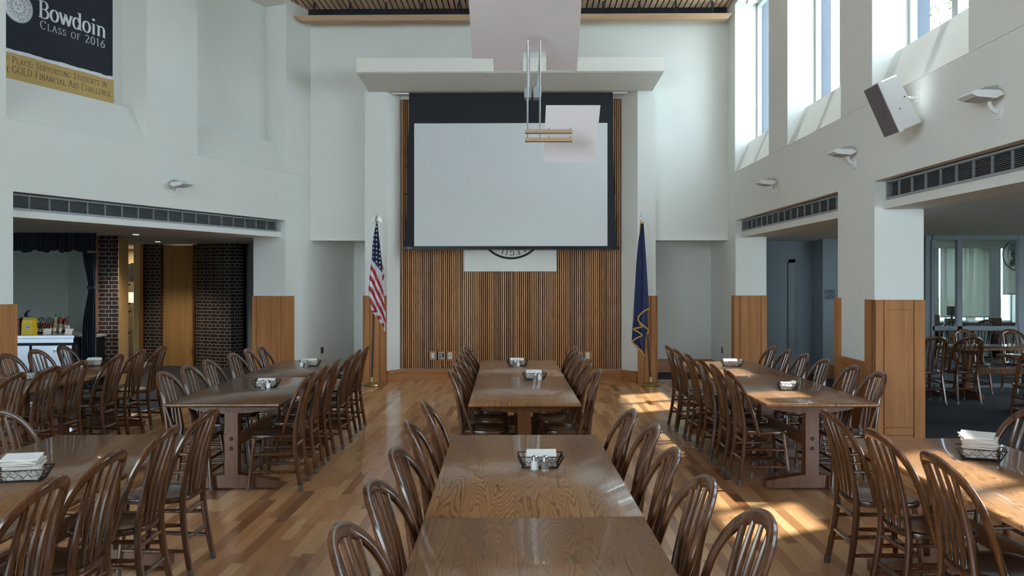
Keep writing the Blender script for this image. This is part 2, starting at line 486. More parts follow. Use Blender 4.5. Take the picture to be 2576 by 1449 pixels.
# floors -----------------------------------------------------------
b = MB()
LO1, LO0 = LW.P(tl(33), 0, 0), LW.P(tl(718), 0, 0)
b.prism(WF, [(-12.0, -7.0), (3.95, -7.0), (3.72, 14.12), (-3.5, 14.22), LO0[:2], LO1[:2], LW.P(15.5, 0, 0)[:2], LW.P(18.5, 0, 0)[:2]], -0.12, 0.0)
struct('floor', b, M['floor'])
b = MB()
b.box(WF, -14, 13, -7.5, 18.8, -0.16, -0.125)
b.prism(WF, [LO1[:2], LO0[:2], (-3.5, 14.22), (-3.5, 24), (-14, 24), (-14, 7.0), (-8.5, 7.0)], -0.125, -0.002)
b.prism(WF, [(3.95, -7.0), (13, -7.0), (13, 18.8), (3.9, 18.8), (3.9, 24), (-3.5, 24), (-3.5, 14.22), (3.72, 14.12)], -0.125, -0.002)
o = struct('floor_carpet', b, M['carpet'])
b = MB()   # pale threshold strips
b.box(LW, tl(718)-0.0, tl(33), -0.03, 0.03, -0.001, 0.006)
b.box(EW, 2.45, 3.7, 0.0, 0.05, -0.001, 0.006); b.box(EW, -3.5, -2.5, 0.0, 0.05, -0.001, 0.006)
struct('trim_1', b, M['alu'])

# left wall --------------------------------------------------------
n2a, n2b = tl(720), tl(497)          # far niche
n1a, n1b = tl(369), tl(15)           # near niche, holds the banner
NW = n1b - n1a; PW = n1a - n2b
n0a = n1b + PW; n0b = n0a + NW
TE = 17.5
oa, ob = tl(718), tl(33)             # opening to the servery
ws = MB()
ws.box(LW, -0.0, oa, 0, 0.66, 0, ZT)                # jamb pier
ws.box(LW, -1.45, 0.0, 0, 0.3, 0, ZH+0.02)          # runs on behind into the recess
ws.box(LW, ob, TE, 0, 0.66, 0, ZT)
ws.box(LW, -0.0, TE, 0, 0.66, ZT, ZS-0.006)
ws.box(LW, oa, ob, 0.09, 0.60, ZH, 2.545)           # header below the vent
ws.box(LW, oa, ob, 0.16, 0.60, 2.545, ZT)
ws.box(LW, -0.0, TE, 0.006, 0.66, ZS-0.006, ZS)     # joint
for a0, a1 in ((0.0, n2a), (n2b, n1a), (n1b, n0a), (n0b, TE)):
    ws.box(LW, a0, a1, 0, 0.66, ZS, ZC)
for a0, a1 in ((n2a, n2b), (n1a, n1b), (n0a, n0b)):
    ws.box(LW, a0, a1, 0.43, 0.66, ZS, ZC)
    ws.extr(LW, [(0, ZS), (0.26, 4.05), (0.43, 4.05), (0.43, ZS)], a0, a1)
    ws.box(LW, a0, a1, 0, 0.43, ZN, ZC)
struct('wall_left', ws, M['wall'])

# right wall -------------------------------------------------------
r_o = [(tr(1850.5), tr(2107.7)), (tr(2200)+0.0, 12.6)]
nch = [(tr(1849), tr(1934)), (tr(1981), tr(2115)), (tr(2194), tr(2436.6))]
PWR = 0.84
while nch[-1][1] < 18:
    a = nch[-1][1] + PWR; nch.append((a, a + 1.80))
TE2 = 21.3
ws = MB()
ws.box(RW, -1.4, r_o[0][0], 0, 0.51, 0, ZT)
ws.box(RW, r_o[0][1], r_o[1][0], 0, 0.49, 0, ZT)
ws.box(RW, r_o[1][1], TE2, 0, 0.49, 0, ZT)
ws.box(RW, 0, TE2, 0, 0.49, ZT, ZS-0.006)
ws.box(RW, 0, TE2, 0.006, 0.49, ZS-0.006, ZS)
for a0, a1 in r_o:
    ws.box(RW, a0, a1, 0.09, 0.49, ZH, 2.545)
    ws.box(RW, a0, a1, 0.16, 0.49, 2.545, ZT)
prev = 0.0
for a0, a1 in nch:
    ws.box(RW, prev, a0, 0, 0.405, ZS, ZC)
    ws.extr(RW, [(0, ZS), (0.24, 4.04), (0.43, 4.04), (0.43, ZS)], a0, a1)
    ws.box(RW, a0, a1, 0, 0.43, ZN, ZC)
    prev = a1
ws.box(RW, prev, TE2, 0, 0.405, ZS, ZC)
struct('wall_right', ws, M['wall'])
# windows of the right wall
for i, (a0, a1) in enumerate(nch):
    fr = MB(); b0, b1 = 0.36, 0.43
    am = (a0+a1)/2
    for x0, x1 in ((a0, a0+0.05), (a1-0.05, a1), (am-0.05, am+0.05)): fr.box(RW, x0, x1, b0, b1, 4.04, ZN)
    fr.box(RW, a0, a1, b0, b1, 4.04, 4.09); fr.box(RW, a0, a1, b0, b1, ZN-0.06, ZN)
    w = struct('window_%d' % (i+1), fr, M['alu'])
    for x0, x1 in ((a0+0.05, am-0.05), (am+0.05, a1-0.05)):
        g = MB(); g.box(RW, x0, x1, 0.395, 0.402, 4.09, ZN-0.06)
        obj('window_pane', g, M['glass_tint'], w)
# exterior fins between the windows
b = MB(); prev = -0.6
for a0, a1 in nch:
    b.box(RW, prev-0.002, a0+0.002, 0.41, 0.58, 3.5, 6.8); prev = a1
struct('wall_exterior_fins', b, M['dark_panel'])

# end wall ---------------------------------------------------------
ez = lambda py, b=0.0: EW.hit(1288, py, b)[1]
ex = lambda px, b=0.0: EW.hit(px, 700, b)[0]
XL, XR = -3.51, 3.73
sl, sr = ex(1009), ex(1562)
b = MB()
b.box(EW, XL-0.3, -2.30, 0, 0.16, 2.435, ZC)        # lifted panels over the recesses
b.box(EW, 2.30, XR+0.3, 0, 0.16, 2.435, ZC)
b.box(EW, -2.30, 2.30, 0.0, 0.16, 4.93, ZC)         # above the portal
b.box(EW, sl-0.2, sr+0.2, 0.03, 0.16, 0, 4.95)      # behind the slats
b.box(EW, XL-1.2, XR+1.0, 1.27, 1.42, 0, 2.7)       # back of the recesses
cL0, cL1 = EW.hit(918, 700, -0.27)[0], EW.hit(973, 700, -0.27)[0]
cR0, cR1 = EW.hit(1604, 700, -0.27)[0], EW.hit(1649.5, 700, -0.27)[0]
b.prism(EW, [(cL0, -0.27), (cL1, -0.27), (ex(1006), 0.0), (ex(1006), 0.1), (cL0+0.25, 0.1), (cL0+0.25, 1.3), (cL0, 1.3)], 0, 4.95)
b.prism(EW, [(cR1, -0.27), (cR1, 1.3), (cR1-0.25, 1.3), (cR1-0.25, 0.1), (ex(1563), 0.1), (ex(1563), 0.0), (cR0, -0.27)], 0, 4.95)
struct('wall_back', b, M['wall'])
# portal lintel
b = MB(); B0 = -0.83
lx0, lx1 = EW.hit(897, 700, B0)[0], EW.hit(1670, 700, B0)[0]
zt, zf, zl, zb = EW.hit(1288, 145, B0)[1], EW.hit(1288, 180, B0)[1], EW.hit(1288, 183, B0+0.02)[1], EW.hit(1288, 229, -0.30)[1]
prof = [(0.0, zt), (B0, zt), (B0, zf), (B0+0.02, zf), (B0+0.02, zl), (-0.30, zb), (0.0, zb)]
ii = [0, 0, 0, 0.0, 0.0, 0.10, 0.10]
b.extr(EW, prof, 0, 0, 0, [lx0+q for q in ii], [lx1-q for q in ii])
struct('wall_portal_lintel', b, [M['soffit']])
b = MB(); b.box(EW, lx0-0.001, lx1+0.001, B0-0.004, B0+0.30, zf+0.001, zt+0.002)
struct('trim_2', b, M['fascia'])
b = MB()
for x0, x1 in ((XL, -2.505), (2.50, XR)):
    b.box(EW, x0, x1, -0.012, 0.17, 2.425, 2.447)
struct('trim_3', b, M['white'])
b = MB()
for x0, x1 in ((XL-0.9, -2.3), (2.3, XR+0.3)): b.box(EW, x0, x1, 0.16, 1.3, 2.46, 2.5)
struct('ceiling_recesses', b, M['side_ceiling'])

# wall slats
b = MB(); nS = int((sr-sl)/0.0365); pit = (sr-sl)/nS
zs0, zs1 = EW.hit(1288, 928, 0)[1], EW.hit(1288, 249, 0)[1]
sgx0, sgx1, sgz = ex(1167), ex(1401), EW.hit(1288, 683, 0)[1]
plates = [(ex(1089), 0), (ex(1111), 1), (ex(1132), 2), (ex(1435), 2), (ex(1458), 1), (ex(1478), 2)]
zp0, zp1 = EW.hit(1288, 906.5, 0)[1], EW.hit(1288, 884, 0)[1]
sb = MB()
for i in range(nS):
    x = sl + (i+0.5)*pit
    spans = [(zs0, zs1)]
    if sgx0 < x < sgx1: spans = [(zs0, sgz)]
    for pxx, _ in plates:
        if abs(x-pxx) < 0.066: spans = [(zs0, zp0), (zp1, spans[0][1])]
    h = 0.0115
    sec = [(-h, 0.03), (-h, 0.004), (-h*0.75, -0.006), (-h*0.3, -0.011), (h*0.3, -0.011), (h*0.75, -0.006), (h, 0.004), (h, 0.03)]
    for z0, z1 in spans: sb.prism(EW, [(x+a, c) for a, c in sec], z0, z1)
bk = MB(); bk.box(EW, sl-0.01, sr+0.01, 0.022, 0.0295, zs0, zs1)
# slat object is authored in its own straight space so the per-slat tint lines up
o = obj('slatted_wall_panel', sb, M['slat'], None, True, origin=(EW.P(sl, 0, 0)[0], EW.P(sl, 0, 0)[1], 0), ang=1.3)
tag(o, 'tall wall panel of thin vertical oak slats behind the projection screen', 'wall panel')
obj('backing_board', bk, M['black'], o)

# ceiling ----------------------------------------------------------
b = MB(); b.box(WF, -13, 3.95, -7.5, 14.4, ZC, ZC+0.1)
struct('ceiling', b, M['black_gap'])
b = MB(); k = 0
x = -3.9
while x < 3.75:
    y1 = -0.10
    # stop at the left wall line
    b.box(EW, x, x+0.072, -13.5 if x > 0 else -13.5, y1, 6.42, 6.45)
    x += 0.098
x = -4.0
while x > -10:
    # the left wall recedes from the end wall, so these boards start further back
    a = (x + 3.51)/(-0.376); yy = -a*0.926
    b.box(EW, x, x+0.072, -13.5, min(-0.1, yy+0.10), 6.42, 6.45); x -= 0.098
o = obj('ceiling_slats', b, M['ceil_slat'], None, origin=(0, 0, 6.42)); o['kind'] = 'structure'
# pale wood valance beam along the end wall
b = MB(); VB = -0.45
v0, v1 = EW.hit(735, 40, VB)[0], EW.hit(1843, 40, VB)[0]
vz1, vz0 = EW.hit(1288, 35.5, VB)[1], EW.hit(1288, 50, VB)[1]
pr = [(VB, vz0), (VB+0.14, vz0), (VB+0.14, vz1), (VB, vz1)]
b.extr(EW, pr, 0, 0, 0, [v0+0.16, v0+0.16, v0+0.02, v0], [v1-0.08, v1-0.08, v1-0.01, v1])
tag(obj('valance_beam', b, M['oak_pale'], None), 'long pale wooden valance beam along the end wall under the slatted ceiling', 'beam')
b = MB()
for i in range(12):
    xx = v0 + 0.35 + i*0.61
    b.box(EW, xx, xx+0.03, VB+0.02, VB+0.06, vz1, 6.44)
b.box(EW, v0+0.1, v1, -0.06, -0.02, 6.30, 6.44)
struct('trim_4', b, M['black'])

# behind the camera: front wall; its unseen windows are added for fill light
b = MB()
FW = ((-9.6, -7.0), (-6.6, -4.0))
b.box(WF, -13, 4.6, -7.2, -7.0, 0, 0.9); b.box(WF, -13, 4.6, -7.2, -7.0, 5.9, ZC)
q = -13
for x0, x1 in FW: b.box(WF, q, x0, -7.2, -7.0, 0.9, 5.9); q = x1
b.box(WF, q, 4.6, -7.2, -7.0, 0.9, 5.9)
struct('wall_front', b, M['wall'])
for i, (x0, x1) in enumerate(FW):
    f = MB(); xm = (x0+x1)/2
    for a0, a1 in ((x0, x0+0.06), (xm-0.03, xm+0.03), (x1-0.06, x1)): f.box(WF, a0, a1, -7.14, -7.06, 0.9, 5.9)
    for z in (0.9, 3.2, 5.84): f.box(WF, x0, x1, -7.14, -7.06, z, z+0.06)
    w = struct('window_%d' % (20+i), f, M['alu'])
    g = MB(); g.box(WF, x0+0.02, x1-0.02, -7.105, -7.095, 0.92, 5.88); obj('window_pane', g, M['glass'], w)
b = MB(); b.box(WF, -14, -13, -7.2, 24, -0.1, 2.9); b.box(WF, -14, 3.9, 23.5, 24, -0.1, 2.9); b.box(WF, 3.7, 3.9, 17, 23.5, -0.1, 2.9)
struct('wall_outer', b, M['green_wall'])

# ---------------------------------------------------------------- wood linings
def panelled(b, fr, a0, a1, bf, sgn, z0, z1, stile=0.10, thick=0.03, low=True):
    """flat oak panel on the plane b=bf, standing out by `thick` towards -sgn, with shadow-gap joints"""
    f0, f1 = sorted((bf, bf - sgn*thick*0.25)); e0, e1 = sorted((bf, bf - sgn*thick))
    b.box(fr, a0, a1, f0, f1, z0, z1)
    g = 0.009
    b.box(fr, a0, a0+stile-g, e0, e1, z0, z1); b.box(fr, a1-stile+g, a1, e0, e1, z0, z1)
    b.box(fr, a0+stile, a1-stile, e0, e1, z1-0.09, z1)
    zz = z0
    if low:
        b.box(fr, a0+stile, a1-stile, e0, e1, z0, z0+0.18); b.box(fr, a0+stile, a1-stile, e0, e1, z0+0.192, z0+0.26); zz = z0+0.273
    b.box(fr, a0+stile, a1-stile, e0, e1, zz, z1-0.10)
ZWN = 1.47
# jamb of the servery opening: face across the wall thickness; frame with a = into wall, b = towards us
def jamb_frame(fr, a):
    o = fr.P(a, 0, 0)[:2]
    return Fr(o, fr.v, fr.u)
J = jamb_frame(LW, oa)
b = MB(); panelled(b, J, -0.03, 0.66, 0.0, -1, 0, ZWN)
b.box(LW, oa-0.20, oa, -0.03, 0.0, 0, ZWN)
struct('trim_5', b, M['oak'])
b = MB(); b.box(LW, ob-0.03, ob+0.16, -0.03, 0.0, 0, ZWN); b.box(LW, ob-0.03, ob, 0.0, 0.66, 0, ZWN)
struct('trim_6', b, M['oak'])
J = jamb_frame(RW, r_o[0][0])
b = MB(); panelled(b, J, -0.03, 0.51, 0.0, -1, 0, ZWN+0.01); b.box(RW, r_o[0][0]-0.16, r_o[0][0], -0.03, 0.0, 0, ZWN+0.01)
struct('trim_7', b, M['oak'])
# near pillar on the right: front face, tall corner stiles and the low lining between
J = jamb_frame(RW, r_o[1][0])
b = MB(); panelled(b, J, -0.03, 0.49, 0.0, -1, 0, 1.54, 0.115)
a0, a1 = r_o[0][1], r_o[1][0]
b.box(RW, a1-0.17, a1+0.03, -0.03, 0, 0, 1.54); b.box(RW, a0-0.03, a0+0.10, -0.03, 0, 0, 1.54)
b.box(RW, a0+0.10, a1-0.17, -0.03, 0, 0.81, 0.90); b.box(RW, a0+0.10, a1-0.17, -0.022, 0, 0, 0.81)
b.box(RW, a0+0.10, a0+0.50, -0.03, 0, 0.0, 0.80); b.box(RW, a0+0.508, a1-0.17, -0.03, 0, 0.0, 0.80)
struct('trim_8', b, M['oak'])
# columns of the portal
b = MB()
for x0, x1 in ((cL0-0.02, cL1+0.0), (cR0, cR1+0.02)):
    panelled(b, EW, x0, x1, -0.27, 1, 0, ZWN, 0.115)
b.box(EW, cL0-0.03, cL0, -0.30, 0.2, 0, ZWN); b.box(EW, cR1, cR1+0.03, -0.30, 0.2, 0, ZWN)
struct('trim_9', b, M['oak'])
# baseboards of the end wall
b = MB()
def skirting(b, p, q, h=0.185, t=0.022):
    d = Vector((q[0]-p[0], q[1]-p[1])); L = d.length; d /= L
    f = Fr(EW.P(p[0], p[1], 0)[:2], tuple(Vector(EW.P(q[0], q[1], 0)[:2]) - Vector(EW.P(p[0], p[1], 0)[:2])), (0, 0))
    ux = f.u[0]/L, f.u[1]/L; n = (-ux[1], ux[0])
    f = Fr(f.o, ux, n)
    b.box(f, 0, L, -t, 0.02, 0, h-0.065); b.box(f, 0, L, -t-0.008, 0.02, h-0.06, h); b.box(f, 0, L, -t-0.015, 0, 0, 0.025)
skirting(b, (ex(1006), -0.005), (ex(1563), -0.005))
skirting(b, (cL1, -0.27), (ex(1008), -0.003)); skirting(b, (ex(1561), -0.003), (cR0, -0.27))
struct('baseboard_back', b, M['oak_base'])
b = MB(); skirting(b, (cR1+0.03, 1.265), (XR, 1.265), 0.25); skirting(b, (XL-0.8, 1.265), (cL0-0.03, 1.265), 0.25)
b.box(RW, -1.27, r_o[0][0]-0.2, -0.022, 0, 0, 0.25)
struct('baseboard_recess', b, M['oak_base'])

# ---------------------------------------------------------------- long air grilles
def vent(name, fr, a0, a1, label):
    b0 = 0.09; z0, z1 = 2.555, 2.70
    root = thing(name, label, 'air vent', fr.P((a0+a1)/2, b0, z0), 0, 'long air grilles over the side openings')
    m = MB()
    m.box(fr, a0, a1, b0-0.014, b0+0.05, z0-0.02, z0); m.box(fr, a0, a1, b0-0.014, b0+0.05, z1, z1+0.015)
    m.box(fr, a0, a0+0.015, b0-0.014, b0+0.05, z0, z1); m.box(fr, a1-0.015, a1, b0-0.014, b0+0.05, z0, z1)
    obj('frame', m, M['vent_metal'], root)
    m = MB(); n = 10
    for i in range(n):
        z = z0 + (i+0.5)*(z1-z0)/n
        m.extr(fr, [(b0-0.008, z-0.0022), (b0+0.010, z+0.001), (b0+0.010, z+0.003), (b0-0.008, z-0.0002)], a0, a1)
    k = int((a1-a0)/0.26)
    for i in range(1, k):
        a = a0 + (a1-a0)*i/k; m.box(fr, a-0.003, a+0.003, b0-0.009, b0+0.012, z0, z1)
    obj('louvre', m, M['vent_metal'], root)
    m = MB(); m.box(fr, a0, a1, b0+0.045, b0+0.06, z0, z1); obj('duct_opening', m, M['vent_dark'], root)
vent('air_vent', LW, oa+0.10, ob, 'long linear air grille high over the servery opening in the left wall')
vent('air_vent', RW, r_o[0][0]+0.10, r_o[0][1], 'shorter linear air grille over the far opening in the right wall')
vent('air_vent', RW, r_o[1][0]+0.08, 9.9, 'long linear air grille over the near opening in the right wall')

# ================================================================= SERVERY BEHIND THE LEFT OPENING
b = MB()
b.prism(WF, [LW.P(-1.5, 0.3, 0)[:2], LW.P(7.5, 0.3, 0)[:2], (-14, 6), (-14, 22), (-3.2, 22)], ZH+0.012, ZH+0.06)
struct('ceiling_servery', b, M['side_ceiling'])
def cx(px, d): return (px-1288.0)/F*d
b = MB()   # alcove behind the counter
b.prism(WF, [(cx(172, 14.3), 14.3), (cx(172, 14.3), 14.45), (-13, 15.2), (-13, 15.05)], 0, ZH+0.02)
b.prism(WF, [(cx(172, 14.3), 14.3), (cx(236, 13.25), 13.25), (cx(238, 13.25)+0.02, 13.35), (cx(172, 14.3)+0.1, 14.45)], 0, ZH+0.02)
struct('wall_alcove', b, M['green_wall'])
def brickwall(name, pts, label_pts=None, thick=0.12):
    m = MB(); m.at = []
    s = 0; arc = [0]
    for i in range(1, len(pts)):
        s += math.hypot(pts[i][0]-pts[i-1][0], pts[i][1]-pts[i-1][1]); arc.append(s)
    z1 = ZH+0.02
    for i in range(len(pts)-1):
        n = m.pts([(*pts[i], 0), (*pts[i+1], 0), (*pts[i+1], z1), (*pts[i], z1)])
        m.at += [(arc[i], 0, 0), (arc[i+1], 0, 0), (arc[i+1], z1, 0), (arc[i], z1, 0)]
        m.face((n, n+1, n+2, n+3))
    return struct(name, m, M['brick'])
# brick pier beside the curtain
x0, x1 = cx(247, 13.25), cx(298, 13.25)
brickwall('wall_brick_pier', [(x0, 13.9), (x0, 13.25), (x1, 13.25), (cx(296.5, 13.9), 13.9), (x0, 13.9)])
# brick beside and beyond the kitchen door
brickwall('wall_brick_middle', [(cx(359, 16.5), 17.4), (cx(359, 16.5), 16.5), (cx(409, 16.4), 16.4), (cx(409, 16.4), 16.9)])
pts = [(cx(493, 16.4), 16.8)]
for i in range(13):
    w = i/12; px = 493 + 119*w
    d = 16.35 - 0.30*sin(w*pi*0.62) + (0.75*max(0, w-0.72)**1.2 if w > 0.72 else 0)
    pts.append((cx(px, d), d))
pts.append((cx(612, 17.4)-0.0, 17.4))
brickwall('wall_brick_curved', pts)
b = MB()
b.prism(WF, [(cx(610, 16.9), 16.9), (cx(640, 15.5), 15.5), (cx(640, 15.5)+0.3, 15.6), (cx(610, 16.9)+0.3, 17.0)], 0, ZH+0.02)
b.prism(WF, [(cx(605, 17.2), 17.0), (-3.3, 17.0), (-3.3, 17.2), (cx(605, 17.2), 17.2)], 0, ZH+0.02)
struct('wall_servery_end', b, M['blue_wall'])
# kitchen doors and linings
def dpt(px, d): return (cx(px, d), d)
t = thing('servery_door', 'closed tall tan veneered door between two dark brick walls', 'door', (cx(451, 16.42), 16.42, 0))
m = MB(); m.box(WF, cx(410, 16.45), cx(489, 16.45), 16.42, 16.47, 0.01, ZH-0.02); obj('door_leaf', m, M['oak_door'], t)
m = MB(); m.box(WF, cx(489, 16.45), cx(494, 16.45), 16.36, 16.5, 0, ZH); m.box(WF, cx(408, 16.45), cx(410, 16.45), 16.38, 16.5, 0, ZH); obj('door_frame', m, M['trestle'], t)
m = MB(); hx = cx(484.5, 16.4); m.box(WF, hx-0.015, hx+0.015, 16.405, 16.42, 0.22, 0.40); m.sweep([(hx, 16.37, 0.26), (hx, 16.365, 0.31), (hx, 16.37, 0.36)], 0.008, n=6); m.v = [(x, y, z) for x, y, z in m.v]
obj('door_handle', m, M['brass'], t)
t = thing('swing_door', 'open brown kitchen door standing beside the brick pier', 'door', (cx(310, 13.6), 13.6, 0))
m = MB(); m.prism(WF, [dpt(299, 13.35), dpt(323, 13.75), (cx(323, 13.75)-0.03, 13.80), (cx(299, 13.35)-0.02, 13.42)], 0.01, ZH-0.03)
obj('door_leaf', m, M['oak_door'], t)
b = MB()
b.prism(WF, [dpt(336, 16.6), dpt(352, 16.5), dpt(352, 16.9), dpt(336, 17.0)], 0, ZH+0.02)
struct('wall_kitchen_jamb', b, M['kitchen'])
b = MB(); b.prism(WF, [dpt(352, 16.45), dpt(360, 16.4), dpt(360, 16.6), dpt(352, 16.6)], 0, ZH); 
b.prism(WF, [dpt(238.5, 13.2), dpt(247, 13.2), dpt(247, 13.35), dpt(238.5, 13.35)], 0, ZH)
struct('trim_10', b, M['oak'])
b = MB(); b.box(WF, -12.9, -7.2, 19.0, 19.1, 0, ZH+0.02); struct('wall_kitchen', b, M['kitchen'])
# kitchen shelving glimpsed through the gap
t = thing('kitchen_shelf', 'dark kitchen shelving seen through the gap beside the open door', 'shelf', (cx(330, 18.2), 18.2, 0))
m = MB()
for z in (0.0, 0.55, 1.02, 1.2, 1.62): m.box(WF, cx(318, 18.2), cx(337, 18.2), 18.05, 18.5, z, z+0.03)
m.box(WF, cx(318, 18.2), cx(320, 18.2), 18.05, 18.5, 0, 2.1)
m.box(WF, cx(318, 18.2), cx(337, 18.2), 18.4, 18.5, 1.70, 2.12)
obj('shelf_frame', m, M['black_metal'], t)
tag(obj('storage_bin', (lambda q: (q.box(WF, cx(322, 18.2), cx(336, 18.2), 18.1, 18.38, 1.232, 1.46), q)[1])(MB()), M['white'], None), 'white storage bin on the kitchen shelf behind the gap', 'bin')

kl = bpy.data.lights.new('kitchen_light', 'AREA'); kl.energy = 60; kl.size = 0.8; kl.color = (1, 0.80, 0.52)
ko = bpy.data.objects.new('kitchen_light', kl); ko.location = (-8.0, 17.9, 2.42); C.objects.link(ko)
# recessed downlights in the servery ceiling, unlit; their spots are added fill
for px, py, lb in ((342, 589, 'small round recessed downlight in the servery ceiling above the brick pier'), (397, 607, 'small round recessed downlight in the servery ceiling near the closed door')):
    d = (ZH+0.012-EYE)*F/(HY-py)
    m = MB(); m.lathe([(0.07, -0.006), (0.07, 0.0)], (cx(px, d), d, ZH+0.010), 16)
    t = obj('recessed_downlight', m, M['white'], None); tag(t, lb, 'ceiling light')
    t['group'] = 'servery downlights'
    dl = bpy.data.lights.new('downlight', 'SPOT'); dl.energy = 45; dl.spot_size = radians(110); dl.spot_blend = 0.8; dl.shadow_soft_size = 0.05; dl.color = (1, 0.86, 0.68)  # spot added to brighten the servery
    do = bpy.data.objects.new('downlight', dl); do.location = (cx(px, d), d, ZH-0.02); C.objects.link(do)
    m = MB(); m.lathe([(0.045, -0.009), (0.045, -0.006)], (cx(px, d), d, ZH+0.010), 12); obj('lens', m, M['lamp'], t)

# curtain and valance
m = MB(); n = 90; rings = []
for j in range(n+1):
    w = j/n; x = cx(5, 12.42) + (cx(243, 12.5)-cx(5, 12.42))*w; y = 12.42 + 0.08*w + 0.025*sin(w*130) + 0.012*sin(w*57)
    zb = 2.176 - 0.018*sin(w*31) + 0.01*sin(w*77)
    rings.append([(x, y, ZH+0.01), (x, y-0.01, 2.35), (x, y-0.012, zb), (x, y+0.008, zb), (x, y+0.02, ZH+0.01)])
m.loft(rings, cap0=True, cap1=True)
tag(obj('curtain_valance', m, M['curtain'], None, True), 'dark gathered cloth valance across the top of the condiment alcove', 'valance')
m = MB(); rings = []
for i in range(25):
    z = 2.150 - i*(2.150-0.02)/24
    w = (2.22-z)/2.2
    gat = math.exp(-((z-1.62)/0.32)**2)
    lpx = 209 + 9*min(1, w*3)*0 + 14*gat - 12*max(0, w-0.45)*1.2; rpx = 241
    r = []
    for j in range(41):
        u = j/40; px = lpx + (rpx-lpx)*u; d = 12.44 + (0.03-0.015*gat)*sin(u*34 + w*1.5)
        r.append((cx(px, 12.46), d, z))
    for j in range(40, -1, -1):
        u = j/40; px = lpx + (rpx-lpx)*u; d = 12.46 + (0.03-0.015*gat)*sin(u*34 + w*1.5)
        r.append((cx(px, 12.46), d+0.01, z))
    rings.append(r)
m.loft(rings)
t = obj('curtain', m, M['curtain'], None, True); tag(t, 'dark blue grey curtain tied back beside the condiment counter', 'curtain')
m = MB(); m.box(WF, cx(222, 12.45), cx(241, 12.45), 12.40, 12.50, 1.60, 1.65); obj('tieback', m, M['curtain'], t)

# condiment counter
ct = thing('condiment_counter', 'stainless steel condiment counter with latched doors under the dark valance', 'counter', (-7.9, 12.6, 0))
CF = rot_fr(cx(186, 12.35), 12.35, pi - 0.10)      # a runs left, b runs... towards us is -b
CF = Fr((cx(186, 12.35), 12.35), (-cos(0.10), -sin(0.10)), (-sin(0.10), cos(0.10)))
m = MB(); m.box(CF, -0.02, 2.6, -0.04, 0.84, 0.862, 0.90); m.box(CF, 0, 2.6, -0.02, 0.82, 0.79, 0.855); obj('counter_top', m, M['steel'], ct)
m = MB(); m.box(CF, 0.02, 2.6, 0.02, 0.80, 0.08, 0.79); obj('body', m, M['vent_dark'], ct)
m = MB(); m.box(CF, 0.0, 2.6, 0.06, 0.8, 0.0, 0.08); obj('plinth', m, M['black'], ct)
m = MB(); m.box(CF, -0.15, -0.025, 0.25, 0.80, 0.0, 0.84); obj('end_cabinet', m, M['black_metal'], ct)
m = MB(); m.box(CF, -0.17, -0.022, 0.20, 0.82, 0.84, 0.87); obj('end_counter', m, M['plate_grey'], ct)
for a0, a1, hh in ((0.64, 1.6, 0), (0.17, 0.60, 1), (0.03, 0.14, 1)):
    m = MB(); m.box(CF, a0, a1, -0.005, 0.02, 0.12, 0.745); dd = obj('door', m, M['steel'], ct)
    if hh:
        m = MB(); q = a0 + (0.07 if a0 > 0.1 else 0.055)
        m.box(CF, q-0.05, q+0.05, -0.03, -0.005, 0.655, 0.69); m.box(CF, q-0.04, q-0.01, -0.05, -0.03, 0.64, 0.70)
        m.sweep([CF.P(q-0.05, -0.045, 0.66), CF.P(q+0.04, -0.05, 0.655)], 0.008, n=6)
        h = obj('latch', m, M['chrome'], dd)
def dispenser(px, label, mat, lab):
    d = 12.55; x = cx(px, d); z = 0.90
    t = thing('sauce_dispenser', label, 'dispenser', (x, d, z), 0)
    m = MB()
    def rr(hw, hd, zz, yo=0): return [(x+sx*hw, d+sy*hd+yo, zz) for sx, sy in ((-1, -1), (1, -1), (1, 1), (-1, 1))]
    m.loft([rr(0.088, 0.06, z, -.04), rr(0.082, 0.06, z+0.17, -.04), rr(0.076, 0.06, z+0.225, -0.03), rr(0.076, 0.05, z+0.25, -0.02)])
    obj('tank', m, mat, t)
    m = MB(); m.loft([rr(0.080, 0.055, z+0.25, -0.02), rr(0.078, 0.052, z+0.262, -0.02), rr(0.06, 0.04, z+0.272, -0.02)]); obj('lid', m, M['plate_grey'], t)
    m = MB(); m.sweep([(x-0.06, d, z+0.27), (x-0.07, d-0.02, z+0.30), (x-0.03, d-0.05, z+0.345), (x+0.01, d-0.07, z+0.368), (x+0.05, d-0.08, z+0.371)], [0.022, 0.024, 0.018, 0.012, 0.006], [0.022, 0.024, 0.014, 0.007, 0.004], n=8)
    obj('lever', m, M['black'], t)
    m = MB()
    k = 5 if lab == 5 else 14
    P = [(x+0.012+0.030*cos(2*pi*i/k+pi/2), d-0.1025, z+0.115+0.036*sin(2*pi*i/k+pi/2)) for i in range(k)]
    P2 = [(a, bb+0.006, c) for a, bb, c in P]
    m.loft([P, P2]); l = obj('badge', m, M['plate_white'], t)
    m = MB(); m.box(WF, x-0.004, x+0.028, d-0.104, d-0.1025, z+0.110, z+0.122); obj('badge_print', m, M['navy'], l)
dispenser(45, 'dark red pump sauce dispenser on the steel counter beside the wall', M['ketchup'], 5)
dispenser(77.5, 'bright yellow pump sauce dispenser on the steel counter', M['yellow'], 14)
